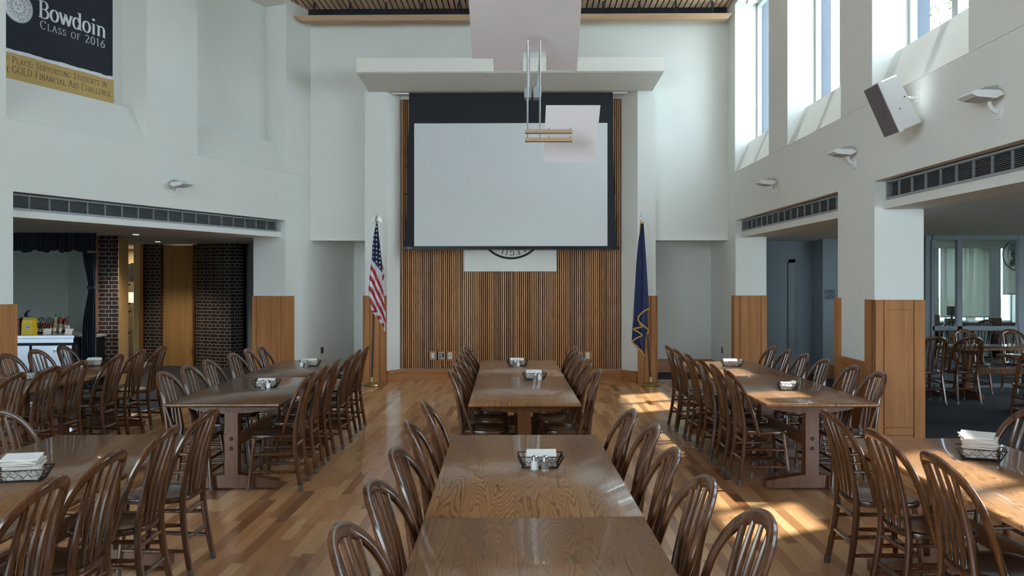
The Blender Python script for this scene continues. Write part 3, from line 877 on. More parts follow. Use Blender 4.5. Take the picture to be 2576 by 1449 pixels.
def bottle(px, d, h, r, mat, cap, label, neck=0.35, squeeze=False):
    x = cx(px, d); z = 0.90
    t = thing('sauce_bottle', label, 'bottle', (x, d, z), 0, 'sauce bottles on the condiment counter')
    m = MB()
    if squeeze: prof = [(r*0.9, 0), (r, 0.01), (r, h*0.6), (r*0.8, h*0.72), (r*0.5, h*0.76)]
    else: prof = [(r*0.9, 0), (r, 0.01), (r, h*0.5), (r*0.85, h*0.58), (r*neck, h*0.72), (r*neck, h*0.86)]
    m.lathe(prof, (x, d, z), 12); obj('glass_body', m, mat, t, True)
    m = MB()
    if squeeze: m.lathe([(r*0.55, h*0.76), (r*0.5, h*0.82), (r*0.2, h*0.86), (r*0.08, h)], (x, d, z), 10)
    else: m.lathe([(r*neck*1.3, h*0.86), (r*neck*1.3, h*0.99), (r*neck, h)], (x, d, z), 10)
    obj('cap', m, cap, t, True)
    m = MB(); m.lathe([(r*1.02, h*0.14), (r*1.03, h*0.15), (r*1.03, h*0.42), (r*1.02, h*0.43)], (x, d, z), 12); obj('paper_label', m, M['plate_white'], t, True)
RB = random.Random(5)
bl = 'small sauce bottle crowded among others on the condiment counter'
for px in (93, 98.5, 104, 110, 116, 121.5, 127.5, 134): bottle(px, 13.0, 0.235+RB.uniform(-.02, .02), 0.019, RB.choice([M['bottle_brown'], M['bottle_amber'], M['bottle_brown']]), M['black'], bl)
for px in (95, 101, 108, 114, 120, 127): bottle(px, 12.78, 0.19+RB.uniform(-.02, .01), 0.021, RB.choice([M['bottle_brown'], M['bottle_red'], M['bottle_amber']]), RB.choice([M['black'], M['yellow'], M['plate_white']]), bl)
bottle(135.5, 12.9, 0.19, 0.030, M['bottle_amber'], M['ketchup'], 'squat amber bottle with a dark red cap on the condiment counter')
bottle(140.5, 13.05, 0.32, 0.034, M['bottle_clear'], M['green_cap'], 'pale squeeze bottle with a green pointed cap, left of the two green caps', squeeze=True)
bottle(152.5, 13.05, 0.32, 0.036, M['bottle_red'], M['green_cap'], 'red squeeze bottle with a green pointed cap, right of the two green caps', squeeze=True)
bottle(164, 13.05, 0.29, 0.032, M['bottle_brown'], M['ketchup'], 'brown squeeze bottle with a dark red pointed cap on the condiment counter', squeeze=True)
bottle(171.5, 13.0, 0.26, 0.020, M['bottle_brown'], M['black'], 'slim dark bottle at the right end of the sauce bottles')
for k, (px, w) in enumerate(((120.5, 19), (174, 18))):
    d = 12.6; x = cx(px, d); h = 0.08; hw = w/F*d/2
    m = MB(); P = [(x-hw, d-0.03, 0.902), (x+hw, d-0.03, 0.902), (x+hw-0.008, d+0.02, 0.902+h), (x-hw-0.012, d+0.02, 0.902+h)]
    m.loft([P, [(a, bb+0.004, c) for a, bb, c in P]])
    m.loft([[(a, d+0.02, 0.902+h-0.004) for a in (x-hw, x+hw)] + [(a, d+0.024, 0.902+h) for a in (x+hw, x-hw)], [(a, d+0.06, 0.902) for a in (x-hw, x+hw)] + [(a, d+0.064, 0.902) for a in (x+hw, x-hw)]])
    t = obj('label_card', m, M['paper'], None); tag(t, ('white folded label card standing in front of the middle sauce bottles', 'white folded label card at the right end of the counter')[k], 'card', 'label cards on the condiment counter')
    m = MB()
    for q in range(4): m.box(WF, x-hw*0.7, x+hw*0.6, d-0.024+q*0.009, d-0.022+q*0.009, 0.917+q*0.0145, 0.919+q*0.0145)
    obj('print', m, M['plate_grey'], t)
for px, rr_ in ((155, 0.05),):
    d = 12.72; x = cx(px-4, d); m = MB()
    P = [(x, d, 0.905), (x+0.032, d, 0.955), (x, d, 1.005), (x-0.032, d, 0.955)]
    m.loft([P, [(a, bb+0.012, c) for a, bb, c in P]])
    tag(obj('diamond_tag', m, M['plate_white'], None), 'small pale diamond shaped tag among the sauce bottles', 'tag')

# ================================================================= CORRIDOR AND GLASS ROOM ON THE RIGHT
b = MB()
b.prism(WF, [RW.P(-1.5, 0.3, 0)[:2], RW.P(20, 0.3, 0)[:2], (13, -6), (13, 18.8), (3.9, 18.8)], ZH+0.012, ZH+0.06)
struct('ceiling_side_room', b, M['side_ceiling'])
GY = 13.2
b = MB()
b.box(WF, 4.25, cx(2071, 14.7), 15.2, 15.3, 0, ZH+0.02)
b.prism(WF, [(cx(2071, 14.7)-0.02, 15.3), (cx(2070, 14.4), 14.4), (6.7, 14.4), (6.7, GY), (6.8, GY), (6.8, 14.5), (6.4, 15.3)], 0, ZH+0.02)
struct('wall_corridor', b, M['blue_wall'])
b = MB(); b.box(WF, cx(1925, 15.2), cx(1987, 15.2), 15.13, 15.19, 0, 2.06)
d1 = struct('door_1', b, M['blue_wall'])
m = MB()
for q0, q1 in ((cx(1980, 15.15), cx(1997, 15.15)),): m.box(WF, q0, q1, 15.08, 15.2, 0, 2.12)
m.box(WF, cx(1915, 15.15), cx(1997, 15.15), 15.08, 15.2, 2.06, 2.14)
obj('door_casing', m, M['frame_grey'], d1)
b = MB(); b.box(WF, cx(2070, 14.4)+0.01, 6.65, 14.36, 14.4, 0, 0.24); struct('baseboard_corridor', b, M['trestle'])
# wall sign (writing too small to read)
sx0, sx1, sd = cx(2074, 14.4), cx(2100, 14.4), 14.4
m = MB(); m.box(WF, sx0, sx1, sd-0.012, sd, EYE-(753-HY)/F*14.4, EYE-(728-HY)/F*14.4)
t = obj('room_sign', m, M['sign'], None); tag(t, 'small dark slate room sign on the corridor wall in the far right opening', 'sign')
zz = lambda py: EYE-(py-HY)/F*14.4
m = MB(); m.box(WF, sx0+0.01, sx1-0.01, sd-0.015, sd-0.012, zz(749.5), zz(739.5)); obj('insert', m, M['frame_grey'], t)
m = MB()
for x0, x1, py in ((2085, 2090.5, 732.5), (2081, 2093, 743), (2076.5, 2087, 746.8), (2089, 2098, 746.8)):
    m.box(WF, cx(x0, sd), cx(x1, sd), sd-0.018, sd-0.0155, zz(py+0.9), zz(py-0.9))
obj('lettering', m, M['black'], t)

# glazed partition
b = MB(); gx0, gx1 = 6.8, 12.5
zh = EYE+(HY-603)/F*GY; zr = EYE-(826-HY)/F*GY
b.box(WF, gx0, gx1, GY-0.03, GY+0.05, zh, ZH+0.02)
b.box(WF, gx0, gx1, GY-0.03, GY+0.05, zr-0.035, zr+0.035)
mx = cx(2412.5, GY)
b.box(WF, mx-0.04, mx+0.04, GY-0.03, GY+0.05, 0, zh); b.box(WF, gx0-0.02, gx0+0.03, GY-0.03, GY+0.05, 0, zh)
px2 = cx(2560, GY)
b.box(WF, px2, px2+0.5, GY-0.04, GY+0.06, 0, ZH)
b.box(WF, gx0, gx1, GY-0.03, GY+0.05, 0, 0.06)
w = struct('window_30', b, M['frame_grey'])
for x0, x1 in ((gx0+0.03, mx-0.04), (mx+0.04, px2), (px2+0.5, gx1)):
    for z0, z1 in ((0.06, zr-0.035), (zr+0.035, zh)):
        g = MB(); g.box(WF, x0, x1, GY+0.005, GY+0.012, z0, z1); obj('window_pane', g, M['glass_int'], w)
b = MB(); q = -7
b.box(WF, 12.5, 12.7, -7, 18.8, 0, 0.8); b.box(WF, 12.5, 12.7, -7, 18.8, 2.3, ZH+0.02)
for i, (y0, y1) in enumerate(((8.2, 12.2),)):  # unseen window, added to bring daylight into the side room
    b.box(WF, 12.5, 12.7, q, y0, 0.8, 2.3); q = y1
    f = MB()
    for p0, p1 in ((y0, y0+0.05), ((y0+y1)/2-0.025, (y0+y1)/2+0.025), (y1-0.05, y1)): f.box(WF, 12.56, 12.64, p0, p1, 0.8, 2.3)
    f.box(WF, 12.56, 12.64, y0, y1, 0.8, 0.86); f.box(WF, 12.56, 12.64, y0, y1, 2.24, 2.3)
    w = struct('window_%d' % (40+i), f, M['alu']); g = MB(); g.box(WF, 12.595, 12.602, y0+0.02, y1-0.02, 0.82, 2.28); obj('window_pane', g, M['glass'], w)
b.box(WF, 12.5, 12.7, q, 18.8, 0.8, 2.3)
struct('wall_side_room', b, M['wall'])
# outer wall of the glass room with tall windows and sheer shades
OY = 18.5
ox = lambda px: cx(px, OY)
oz = lambda py: EYE-(py-HY)/F*OY
piers = [(2255, 2326, 'l'), (2342, 2364, 'l'), (2486, 2517, 'd'), (2557, 2700, 'l')]
b = MB()
b.box(WF, ox(2200), ox(2326), OY, OY+0.3, 0, ZH+0.03)
b.box(WF, ox(2340), ox(2362), OY, OY+0.5, 0, ZH+0.03)
b.box(WF, ox(2487), ox(2518), OY, OY+0.5, 0, ZH+0.03)
b.box(WF, ox(2556), 13.5, OY, OY+0.3, 0, ZH+0.03)
b.box(WF, ox(2300), 13.5, OY, OY+0.3, 0, oz(812)); b.box(WF, ox(2300), 13.5, OY-0.0, OY+0.3, oz(622), ZH+0.03)
struct('wall_glass_room', b, M['wall'])
b = MB()
b.box(WF, ox(2340), ox(2363), OY-0.02, OY, oz(835), oz(792)); b.box(WF, ox(2300), 13.5, OY-0.03, OY, oz(818), oz(811))
b.box(WF, ox(2486), ox(2519), OY-0.02, OY, oz(835), oz(800)); 
struct('trim_11', b, M['trestle'])
for i, (p0, p1, pb) in enumerate(((2326, 2340, 752), (2362, 2487, 797), (2518, 2556, 740))):
    f = MB()
    for q0, q1 in ((p0, p0+3), (p1-3, p1)): f.box(WF, ox(q0), ox(q1), OY+0.16, OY+0.22, oz(812), oz(620))
    if i == 1: f.box(WF, ox(2388), ox(2391), OY+0.16, OY+0.22, oz(812), oz(620)); f.box(WF, ox(2440), ox(2443), OY+0.16, OY+0.22, oz(812), oz(620))
    f.box(WF, ox(p0), ox(p1), OY+0.16, OY+0.22, oz(812), oz(807))
    w = struct('window_%d' % (31+i), f, M['alu'])
    g = MB(); g.box(WF, ox(p0+3), ox(p1-3), OY+0.185, OY+0.192, oz(807), oz(622)); obj('window_pane', g, M['glass'], w)
    g = MB(); nn = 24
    P = []
    for j in range(nn+1):
        x = ox(p0+1) + (ox(p1-1)-ox(p0+1))*j/nn; P.append([(x, OY-0.045+0.006*sin(j*1.9), oz(620)), (x, OY-0.045+0.006*sin(j*1.9), oz(pb))])
    g.loft(P, cap0=False, cap1=False, closed=False)
    t = obj('roller_shade', g, M['shade'], None); tag(t, ('narrow sheer roller shade at the left end window beyond the glass partition', 'wide sheer roller shade drawn down behind the glass partition', 'sheer roller shade beside the wall fan beyond the glass')[i], 'shade', 'sheer shades beyond the glass partition')
    g = MB(); g.box(WF, ox(p0+1), ox(p1-1), OY-0.058, OY-0.034, oz(pb+1.2), oz(pb-1.2)); obj('hem_bar', g, M['alu'], t)
# wall fan
fx, fd = cx(2562, 15.6), 15.6; fz = EYE+(HY-641)/F*fd
t = thing('wall_fan', 'round black wall fan behind the glass partition at the right edge', 'fan', (fx, fd, fz))
m = MB()
for rr_ in (0.30, 0.22, 0.14, 0.06):
    m.sweep([(fx+rr_*cos(2*pi*i/36), fd-0.08*(1-rr_/0.3), fz+rr_*sin(2*pi*i/36)) for i in range(36)], 0.010 if rr_ == 0.30 else 0.004, n=5, ref=(0, 1, 0), close=True)
for i in range(30):
    a = 2*pi*i/30; m.sweep([(fx+0.05*cos(a), fd-0.07, fz+0.05*sin(a)), (fx+0.30*cos(a), fd, fz+0.30*sin(a))], 0.003, n=4)
obj('guard', m, M['black_metal'], t)
for k in range(3):
    m = MB(); P0, P1 = [], []
    for i in range(7):
        a = 2*pi*k/3 + (i-3)*0.16; r0 = 0.26*cos((i-3)*0.35)
        P0.append((fx+0.05*cos(a), fd+0.03+0.006*(i-3), fz+0.05*sin(a))); P1.append((fx+r0*cos(a), fd+0.03+0.01*(i-3), fz+r0*sin(a)))
    m.loft([P0 + [(p[0], p[1]+0.006, p[2]) for p in P0[::-1]], P1 + [(p[0], p[1]+0.006, p[2]) for p in P1[::-1]]])
    obj('blade', m, M['plate_grey'], t)
m = MB(); m.lathe([(0.06, -0.0), (0.06, 0.12)], (0, 0, 0), 14); m.v = [(fx+x, fd+0.02+z, fz+y) for x, y, z in m.v]; obj('motor', m, M['black_metal'], t)
m = MB(); m.sweep([(fx, fd+0.12, fz), (fx+0.1, fd+0.2, fz-0.1), (fx+0.3, fd+0.25, fz-0.1), (fx+0.55, fd+0.25, fz-0.1)], 0.02, n=8); obj('arm', m, M['black_metal'], t)
# a small box monitor on the sill
m = MB(); m.box(WF, cx(2391, 17.8), cx(2406, 17.8), 17.8, 17.95, EYE-(794-HY)/F*17.8, EYE-(771-HY)/F*17.8)
m.box(WF, cx(2397, 17.8), cx(2400, 17.8), 17.85, 17.9, EYE-(803-HY)/F*17.8, EYE-(794-HY)/F*17.8); m.box(WF, cx(2388, 17.8), cx(2409, 17.8), 17.8, 18.0, 0.74, EYE-(802-HY)/F*17.8)
for sx_ in (2389, 2406): m.box(WF, cx(sx_, 17.8), cx(sx_+2, 17.8), 17.82, 17.86, 0.0, 0.74); m.box(WF, cx(sx_, 17.8), cx(sx_+2, 17.8), 17.95, 17.99, 0.0, 0.74)
tag(obj('small_monitor', m, M['black'], None), 'small dark monitor on a stand near the far windows behind the mullion', 'monitor')

# outdoors
b = MB(); b.box(WF, -60, 60, 24.5, 90, -0.4, -0.3); b.box(WF, 3.95, 13.2, 18.9, 24.5, -0.4, -0.3); b.box(WF, 13.2, 60, -40, 24.5, -0.4, -0.3)
struct('ground_lawn', b, M['ground'])
def tree(x, y, h, r, label, seed, n=2600):
    R = random.Random(seed)
    t = thing('leafy_tree', label, 'tree', (x, y, -0.3), 0, 'trees outside')
    m = MB()
    m.sweep([(x, y, -0.3), (x+0.1, y, h*0.35), (x-0.1, y+0.1, h*0.8)], [0.22, 0.16, 0.05], n=8)
    for k in range(7):
        a = R.uniform(0, 2*pi); z0 = h*R.uniform(0.3, 0.6)
        m.sweep([(x, y, z0), (x+r*0.4*cos(a), y+r*0.4*sin(a), z0+h*0.12), (x+r*0.8*cos(a), y+r*0.8*sin(a), z0+h*0.25)], [0.07, 0.05, 0.02], n=6)
    obj('trunk', m, M['bark'], t)
    m = MB(); cl = [(R.gauss(0, .45)*r, R.gauss(0, .45)*r, h*R.uniform(.42, 1)) for _ in range(34)]
    for i in range(n):
        c = R.choice(cl); p = Vector((x+c[0]+R.gauss(0, .45), y+c[1]+R.gauss(0, .45), c[2]+R.gauss(0, .4)))
        u = Vector((R.gauss(0, 1), R.gauss(0, 1), R.gauss(0, 1))).normalized(); v = u.cross(Vector((R.gauss(0, 1), R.gauss(0, 1), R.gauss(0, 1)))).normalized()
        s = R.uniform(.05, .11); q = m.pts([tuple(p-u*s), tuple(p+v*s*.5), tuple(p+u*s), tuple(p-v*s*.5)]); m.face((q, q+1, q+2, q+3))
    obj('foliage', m, M['leaf'], t)
tree(15.5, 27.6, 11.6, 2.6, 'green leafy tree outside, in view low in the middle high window', 3)
tree(8.2, 28.5, 4.5, 1.9, 'leafy tree outside the glass room windows', 8, 1800)
# ================================================================= CHAIRS
def hoop_y(z):
    T = [(0.43, 0.145), (0.60, 0.095), (0.75, 0.045), (0.84, 0.0), (0.90, -0.04), (0.94, -0.075)]
    for (a, p), (b_, q) in zip(T, T[1:]):
        if z <= b_: return p + (q-p)*(z-a)/(b_-a)
    return -0.075
def smooth_path(P, n=4):
    out = []
    Q = [Vector(p) for p in P]; Q = [Q[0]*2-Q[1]] + Q + [Q[-1]*2-Q[-2]]
    for i in range(1, len(Q)-2):
        for k in range(n):
            t = k/n; p0, p1, p2, p3 = Q[i-1:i+3]
            out.append(0.5*((2*p1) + (p2-p0)*t + (2*p0-5*p1+4*p2-p3)*t*t + (3*p1-p0-3*p2+p3)*t**3))
    out.append(Q[-2]); return out
def make_chair():
    t = thing('dining_chair', 'x', 'chair')
    # seat: rounded saddle outline, a little wider in front
    def outline(s, z, dish=0.0):
        pts = []
        for i in range(32):
            a = 2*pi*i/32; cx_, sy = cos(a), sin(a)
            x = math.copysign(abs(cx_)**0.62, cx_); y = math.copysign(abs(sy)**0.66, sy)
            w = 0.195 + 0.018*y
            pts.append((x*w*s, 0.225 + y*0.205*s, z))
        return pts
    m = MB(); m.loft([outline(0.90, 0.425), outline(0.985, 0.432), outline(1.0, 0.447), outline(0.985, 0.458), outline(0.93, 0.462), outline(0.75, 0.456), outline(0.4, 0.452), outline(0.1, 0.451)])
    obj('seat', m, M['seat'], t, True, local=True)
    # bent hoop back
    half = [(0.206, 0.425), (0.210, 0.50), (0.214, 0.60), (0.214, 0.69), (0.206, 0.765), (0.187, 0.83), (0.155, 0.880), (0.110, 0.915), (0.058, 0.934), (0.0, 0.940)]
    P = [(x, hoop_y(z), z) for x, z in half] + [(-x, hoop_y(z), z) for x, z in half[-2::-1]]
    P = smooth_path(P, 3)
    L = len(P); ra = []
    for i in range(L):
        w = abs(i/(L-1)*2-1); ra.append(0.0275 - 0.0055*w)
    m = MB(); m.sweep(P, ra, 0.0135, n=12, ref=(0, 1, 0.30), power=0.75)
    obj('back_frame', m, M['chair'], t, True, local=True)
    # rear legs run on up as posts into the hoop
    for s in (-1, 1):
        P = smooth_path([(s*0.168, -0.012, 0.0), (s*0.160, 0.012, 0.14), (s*0.150, 0.036, 0.30), (s*0.145, 0.045, 0.44), (s*0.140, 0.030, 0.58), (s*0.132, 0.0, 0.74), (s*0.124, -0.038, 0.885)], 3)
        n_ = len(P); r = [0.0165 + 0.0045*sin(pi*min(1, i/(n_-1)*1.25)) - 0.004*(i/(n_-1)) for i in range(n_)]
        m = MB(); m.sweep(P, r, n=10, ref=(0, 1, 0))
        lg = obj('leg', m, M['chair'], t, True, local=True)
        m = MB(); m.sweep([P[0]-Vector((0, 0, 0.0)), Vector((s*0.166, -0.006, 0.045))], 0.0195, n=10, ref=(0, 1, 0)); obj('leg_tip', m, M['rubber'], lg, True, local=True)
        P = [Vector((s*0.180, 0.415, 0.0)), Vector((s*0.172, 0.405, 0.12)), Vector((s*0.160, 0.388, 0.30)), Vector((s*0.150, 0.372, 0.43))]
        m = MB(); m.sweep(P, [0.0145, 0.0175, 0.0195, 0.0150], n=10, ref=(0, 1, 0))
        lg = obj('leg', m, M['chair'], t, True, local=True)
        m = MB(); m.sweep([Vector((s*0.180, 0.415, 0.0)), Vector((s*0.1775, 0.411, 0.035))], 0.0180, n=10, ref=(0, 1, 0)); obj('leg_tip', m, M['rubber'], lg, True, local=True)
    for x in (-0.068, 0.0, 0.068):
        P = smooth_path([(x*0.85, 0.045, 0.455), (x*0.92, 0.030, 0.58), (x, 0.006, 0.72), (x*1.05, -0.060, 0.922)], 3)
        n_ = len(P); r = [0.0085 + 0.0045*sin(pi*i/(n_-1)) for i in range(n_)]
        m = MB(); m.sweep(P, r, n=8, ref=(0, 1, 0)); obj('spindle', m, M['chair'], t, True, local=True)
    def rung(p, q, r0=0.010, r1=0.0135):
        p, q = Vector(p), Vector(q); P = [p.lerp(q, k/6) for k in range(7)]
        m = MB(); m.sweep(P, [r0 + (r1-r0)*sin(pi*k/6) for k in range(7)], n=8, ref=(0, 0, 1)); obj('stretcher', m, M['chair'], t, True, local=True)
    for s in (-1, 1):
        rung((s*0.150, 0.034, 0.300), (s*0.160, 0.388, 0.295)); rung((s*0.161, 0.010, 0.150), (s*0.171, 0.404, 0.157))
    rung((-0.147, 0.041, 0.365), (0.147, 0.041, 0.365)); rung((-0.155, 0.024, 0.215), (0.155, 0.024, 0.215))
    rung((-0.160, 0.388, 0.255), (0.160, 0.388, 0.255)); rung((-0.170, 0.402, 0.150), (0.170, 0.402, 0.150))
    return t
chair0 = make_chair(); used = [False]
RC = random.Random(4)
def place_chair(xc, zc, ang, label, group, jit=1.0):
    """hoop top at (xc, zc); ang is the heading the sitter faces, 0 = away from us along +Y, positive to the left"""
    f = Vector((-sin(ang), cos(ang)))
    xc -= f.x*0.03
    if abs(f.x) > 0.9:
        for tx, tz in TRESTLES:
            if abs(tx-xc) < 0.9:
                for s in (-1, 1):
                    d = zc + s*0.174 - tz
                    if abs(d) < 0.088: zc += math.copysign(0.088-abs(d), d)
        for tx, z0, L, W in SPANS:
            if z0-0.25 < zc < z0+L+0.25 and abs(xc-tx) < 0.9:
                e = tx - TA*(zc-z0); lim = W/2+0.172
                if abs(xc-e) < lim: xc = e + math.copysign(lim, xc-e)
    p = (xc + f.x*0.07, zc + f.y*0.07, 0.0)
    rz = ang + radians(RC.uniform(-4, 4)*jit)
    if not used[0]:
        used[0] = True; chair0.location = p; chair0.rotation_euler = (0, 0, rz); chair0['label'] = label; chair0['group'] = group; return
    dup(chair0, p, rz, label, group)

# ================================================================= TABLES
TRESTLES = []; SPANS = []; TA = 0.0078
def make_table(W, L, label, group, xc, zc0, ang):
    """top spans W across and L along; zc0 is its near edge; ang turns it about its near-edge centre"""
    if ang > -1: SPANS.append((xc, zc0, L, W))
    t = thing('trestle_table', label, 'table', (xc - sin(ang)*L/2, zc0 + cos(ang)*L/2, 0), ang, group)
    def rr(i, z, ln=0.0):
        return [(sx*(W/2-i), sy*(L/2-min(i, 0.0015) if False else L/2-i), z) for sx, sy in ((-1, -1), (1, -1), (1, 1), (-1, 1))]
    m = MB(); m.loft([rr(0.010, 0.716), rr(0.002, 0.722), rr(0.0, 0.732), rr(0.003, 0.742), rr(0.010, 0.750)])
    obj('tabletop', m, M['table_dark' if -2.4 < xc < -2.3 else 'table_mid' if xc < -2 else 'table_light' if xc > 2 and zc0 < 6 else 'table'], t, True, local=True, ang=1.0)
    for s in (-1, 1):
        y = s*(L/2-0.28)
        if ang > -1: TRESTLES.append((xc, zc0+L/2+y))
        m = MB(); m.box(WF, -0.055, 0.055, y-0.045, y+0.045, 0.118, 0.645); po = obj('trestle_post', m, M['trestle'], t, local=True)
        for z in (0.34, 0.42):
            mb = MB(); P = [(0, y+s*0.045, z), (0, y+s*0.052, z), (0, y+s*0.058, z)]
            mb.sweep(P, [0.017, 0.015, 0.006], n=10, ref=(0, 0, 1)); obj('bolt', mb, M['iron'], po, True, local=True)
        m = MB(); Fy = Fr((0, 0), (0, 1), (1, 0))
        m.extr(Fy, [(-0.385, 0.012), (0.385, 0.012), (0.385, 0.072), (0.09, 0.120), (-0.09, 0.120), (-0.385, 0.072)], y-0.045, y+0.045)
        for q in (-0.36, 0.36): m.box(WF, q-0.015, q+0.015, y-0.015, y+0.015, 0, 0.012)
        obj('trestle_foot', m, M['trestle'], t, local=True)
        m = MB(); pr = [(-0.36, 0.716), (-0.36, 0.68)] + [(-0.36+0.72*k/12, 0.665-0.035*sin(pi*k/12)) for k in range(1, 12)] + [(0.36, 0.68), (0.36, 0.716)]
        m.extr(Fy, pr, y-0.04, y+0.04); obj('support_beam', m, M['trestle'], t, local=True)
    m = MB(); m.box(WF, -0.02, 0.02, -(L/2-0.325), L/2-0.325, 0.335, 0.425); obj('stretcher', m, M['trestle'], t, local=True)
    return t
TA = 0.0078
def line_x(x0, z0, z): return x0 - TA*(z-z0)
G1 = 'trestle tables of the dining hall'
make_table(0.93, 1.80, 'nearest trestle table in the middle row, cut by the bottom of the photo', G1, 0.108, 1.60, TA)
make_table(0.93, 1.80, 'trestle table in the middle row holding the nearest basket with salt and pepper', G1, 0.095, 3.412, TA)
make_table(0.908, 1.80, 'trestle table in the middle row starting the far pair, behind the gap', G1, 0.103, 6.55, TA)
make_table(0.908, 1.66, 'trestle table in the middle row closest to the slatted wall', G1, 0.089, 8.36, TA)
make_table(0.92, 1.80, 'trestle table at the bottom left corner, nearer of the left pair', G1, -2.42, 1.60, TA)
make_table(0.92, 1.80, 'left trestle table with the tall napkin stack near the bottom left corner', G1, -2.435, 3.412, TA)
make_table(0.92, 1.76, 'dark trestle table left of centre whose bolted end faces us', G1, -2.33, 6.53, TA)
make_table(0.92, 1.68, 'trestle table left of centre nearest the left recess and flag', G1, -2.345, 8.30, TA)
make_table(0.90, 1.80, 'trestle table at the bottom right corner, nearer of the right pair', G1, 2.53, 1.49, TA)
make_table(0.90, 1.80, 'sunlit trestle table at the right edge with the large heap of napkins', G1, 2.515, 3.30, TA)
make_table(0.91, 1.73, 'right trestle table whose bolted end faces us and edge gleams', G1, 2.495, 6.53, TA)
make_table(0.91, 1.62, 'right trestle table nearest the right recess in the end wall', G1, 2.48, 8.27, TA)
make_table(0.87, 1.66, 'trestle table far left beside the servery opening, nearer of the two', G1, -4.75, 6.53, TA)
make_table(0.87, 1.70, 'trestle table far left in front of the brick pier', G1, -4.72, 8.20, TA)

LEFT, RIGHT = radians(90), radians(-90)     # facing towards -x / +x
def row(name, group, items, ang, xoff=None, jit=1.0):
    for k, (x, z) in enumerate(items): place_chair(x, z, ang, name[k] if isinstance(name, list) else name % k, group, jit)
ORD = ['nearest', 'second', 'third', 'fourth', 'fifth', 'sixth']
def names(txt, n): return [f'{ORD[k]} {txt}' if k < n-1 else f'farthest {txt}' for k in range(n)]
row(names('wooden hoop-back chair on the left side of the far middle tables', 6), 'chairs at the far middle tables',
    [(-.51, 7.02), (-.495, 7.60), (-.495, 8.09), (-.48, 8.66), (-.50, 9.16), (-.485, 9.68)], RIGHT)
row(names('wooden hoop-back chair on the right side of the far middle tables', 6), 'chairs at the far middle tables',
    [(.735, 7.10), (.70, 7.60), (.685, 8.10), (.68, 8.60), (.69, 9.10), (.72, 9.59)], LEFT)
row(names('wooden hoop-back chair on the left side of the near middle tables', 5), 'chairs at the near middle tables',
    [(-.52, 2.57), (-.515, 3.14), (-.50, 3.76), (-.545, 4.50), (-.53, 5.12)], RIGHT)
row(names('wooden hoop-back chair on the right side of the near middle tables', 5), 'chairs at the near middle tables',
    [(.815, 2.72), (.745, 3.26), (.725, 3.76), (.745, 4.38), (.695, 4.88)], LEFT)
row(names('wooden hoop-back chair on the aisle side of the dark left-of-centre tables', 6), 'chairs at the left-of-centre tables',
    [(-1.72, 6.98), (-1.735, 7.49), (-1.745, 8.0), (-1.70, 8.55), (-1.735, 9.08), (-1.73, 9.62)], LEFT)
row(names('wooden hoop-back chair on the wall side of the dark left-of-centre tables', 6), 'chairs at the left-of-centre tables',
    [(-2.93, 6.93), (-2.93, 7.42), (-2.93, 7.93), (-2.94, 8.66), (-2.93, 9.15), (-2.92, 9.64)], RIGHT)
row(names('wooden hoop-back chair on the aisle side of the far right tables', 6), 'chairs at the far right tables',
    [(1.93, 7.0), (1.92, 7.56), (1.93, 8.10), (1.92, 8.62), (1.87, 9.18), (1.87, 9.66)], RIGHT)
row(names('wooden hoop-back chair on the wall side of the far right tables', 6), 'chairs at the far right tables',
    [(3.08, 6.95), (3.10, 7.42), (3.05, 8.06), (3.05, 8.60), (3.03, 9.12), (3.06, 9.63)], LEFT)
row(names('wooden hoop-back chair on the aisle side of the far left tables', 6), 'chairs at the far left tables',
    [(-4.18, 6.85), (-4.17, 7.36), (-4.18, 7.85), (-4.19, 8.54), (-4.15, 9.06), (-4.14, 9.6)], LEFT)
row(names('wooden hoop-back chair on the servery side of the far left tables', 3), 'chairs at the far left tables',
    [(-5.28, 8.56), (-5.29, 9.10), (-5.27, 9.66)], RIGHT)
row(['wooden hoop-back chair at the left edge, on the wall side of the near left tables'], 'chairs at the near left tables', [(-3.04, 4.84)], RIGHT)
row(names('wooden hoop-back chair on the aisle side of the near left tables', 4), 'chairs at the near left tables',
    [(-1.865, 3.20), (-1.86, 3.70), (-1.85, 4.33), (-1.845, 4.93)], LEFT)
row(names('wooden hoop-back chair on the aisle side of the near right tables', 3), 'chairs at the near right tables',
    [(1.965, 3.72), (1.965, 4.26), (1.965, 4.86)], RIGHT)
row(['wooden hoop-back chair cut by the right edge, behind the heaped napkins'], 'chairs at the near right tables', [(3.13, 4.93)], LEFT)

# side rooms on the right
G2 = 'tables in the side room and behind the glass'
make_table(0.80, 1.7, 'dim table in the side room just in front of the glass partition', G2, 6.9, 11.62, radians(-90)+0).location = (7.35, 12.15, 0)
make_table(0.80, 1.7, 'dim table in the side room at the right edge of the photo', G2, 7.1, 10.0, radians(-90)).location = (7.35, 10.55, 0)
make_table(0.80, 2.2, 'table behind the glass partition near the far windows', G2, 9, 15.0, radians(-90)).location = (9.2, 16.6, 0)
sr_ = 'chairs in the dim side room'
for lb, x, z, a in (('dim hoop-back chair next to the near pillar in the side room', 5.86, 11.25, 0), ('dim hoop-back chair second from the near pillar in front of the partition', 6.38, 11.3, 0.1),
                    ('dim hoop-back chair nearest us in the side room at the right edge', 6.28, 9.62, -0.15), ('dim hoop-back chair behind the nearest one at the right edge', 6.98, 9.62, 0.05),
                    ('dim hoop-back chair against the partition, facing us beside the mullion', 7.1, 12.86, pi), ('dim hoop-back chair against the partition, facing us at the right edge', 7.85, 12.86, pi)):
    place_chair(x, z, a, lb, sr_)
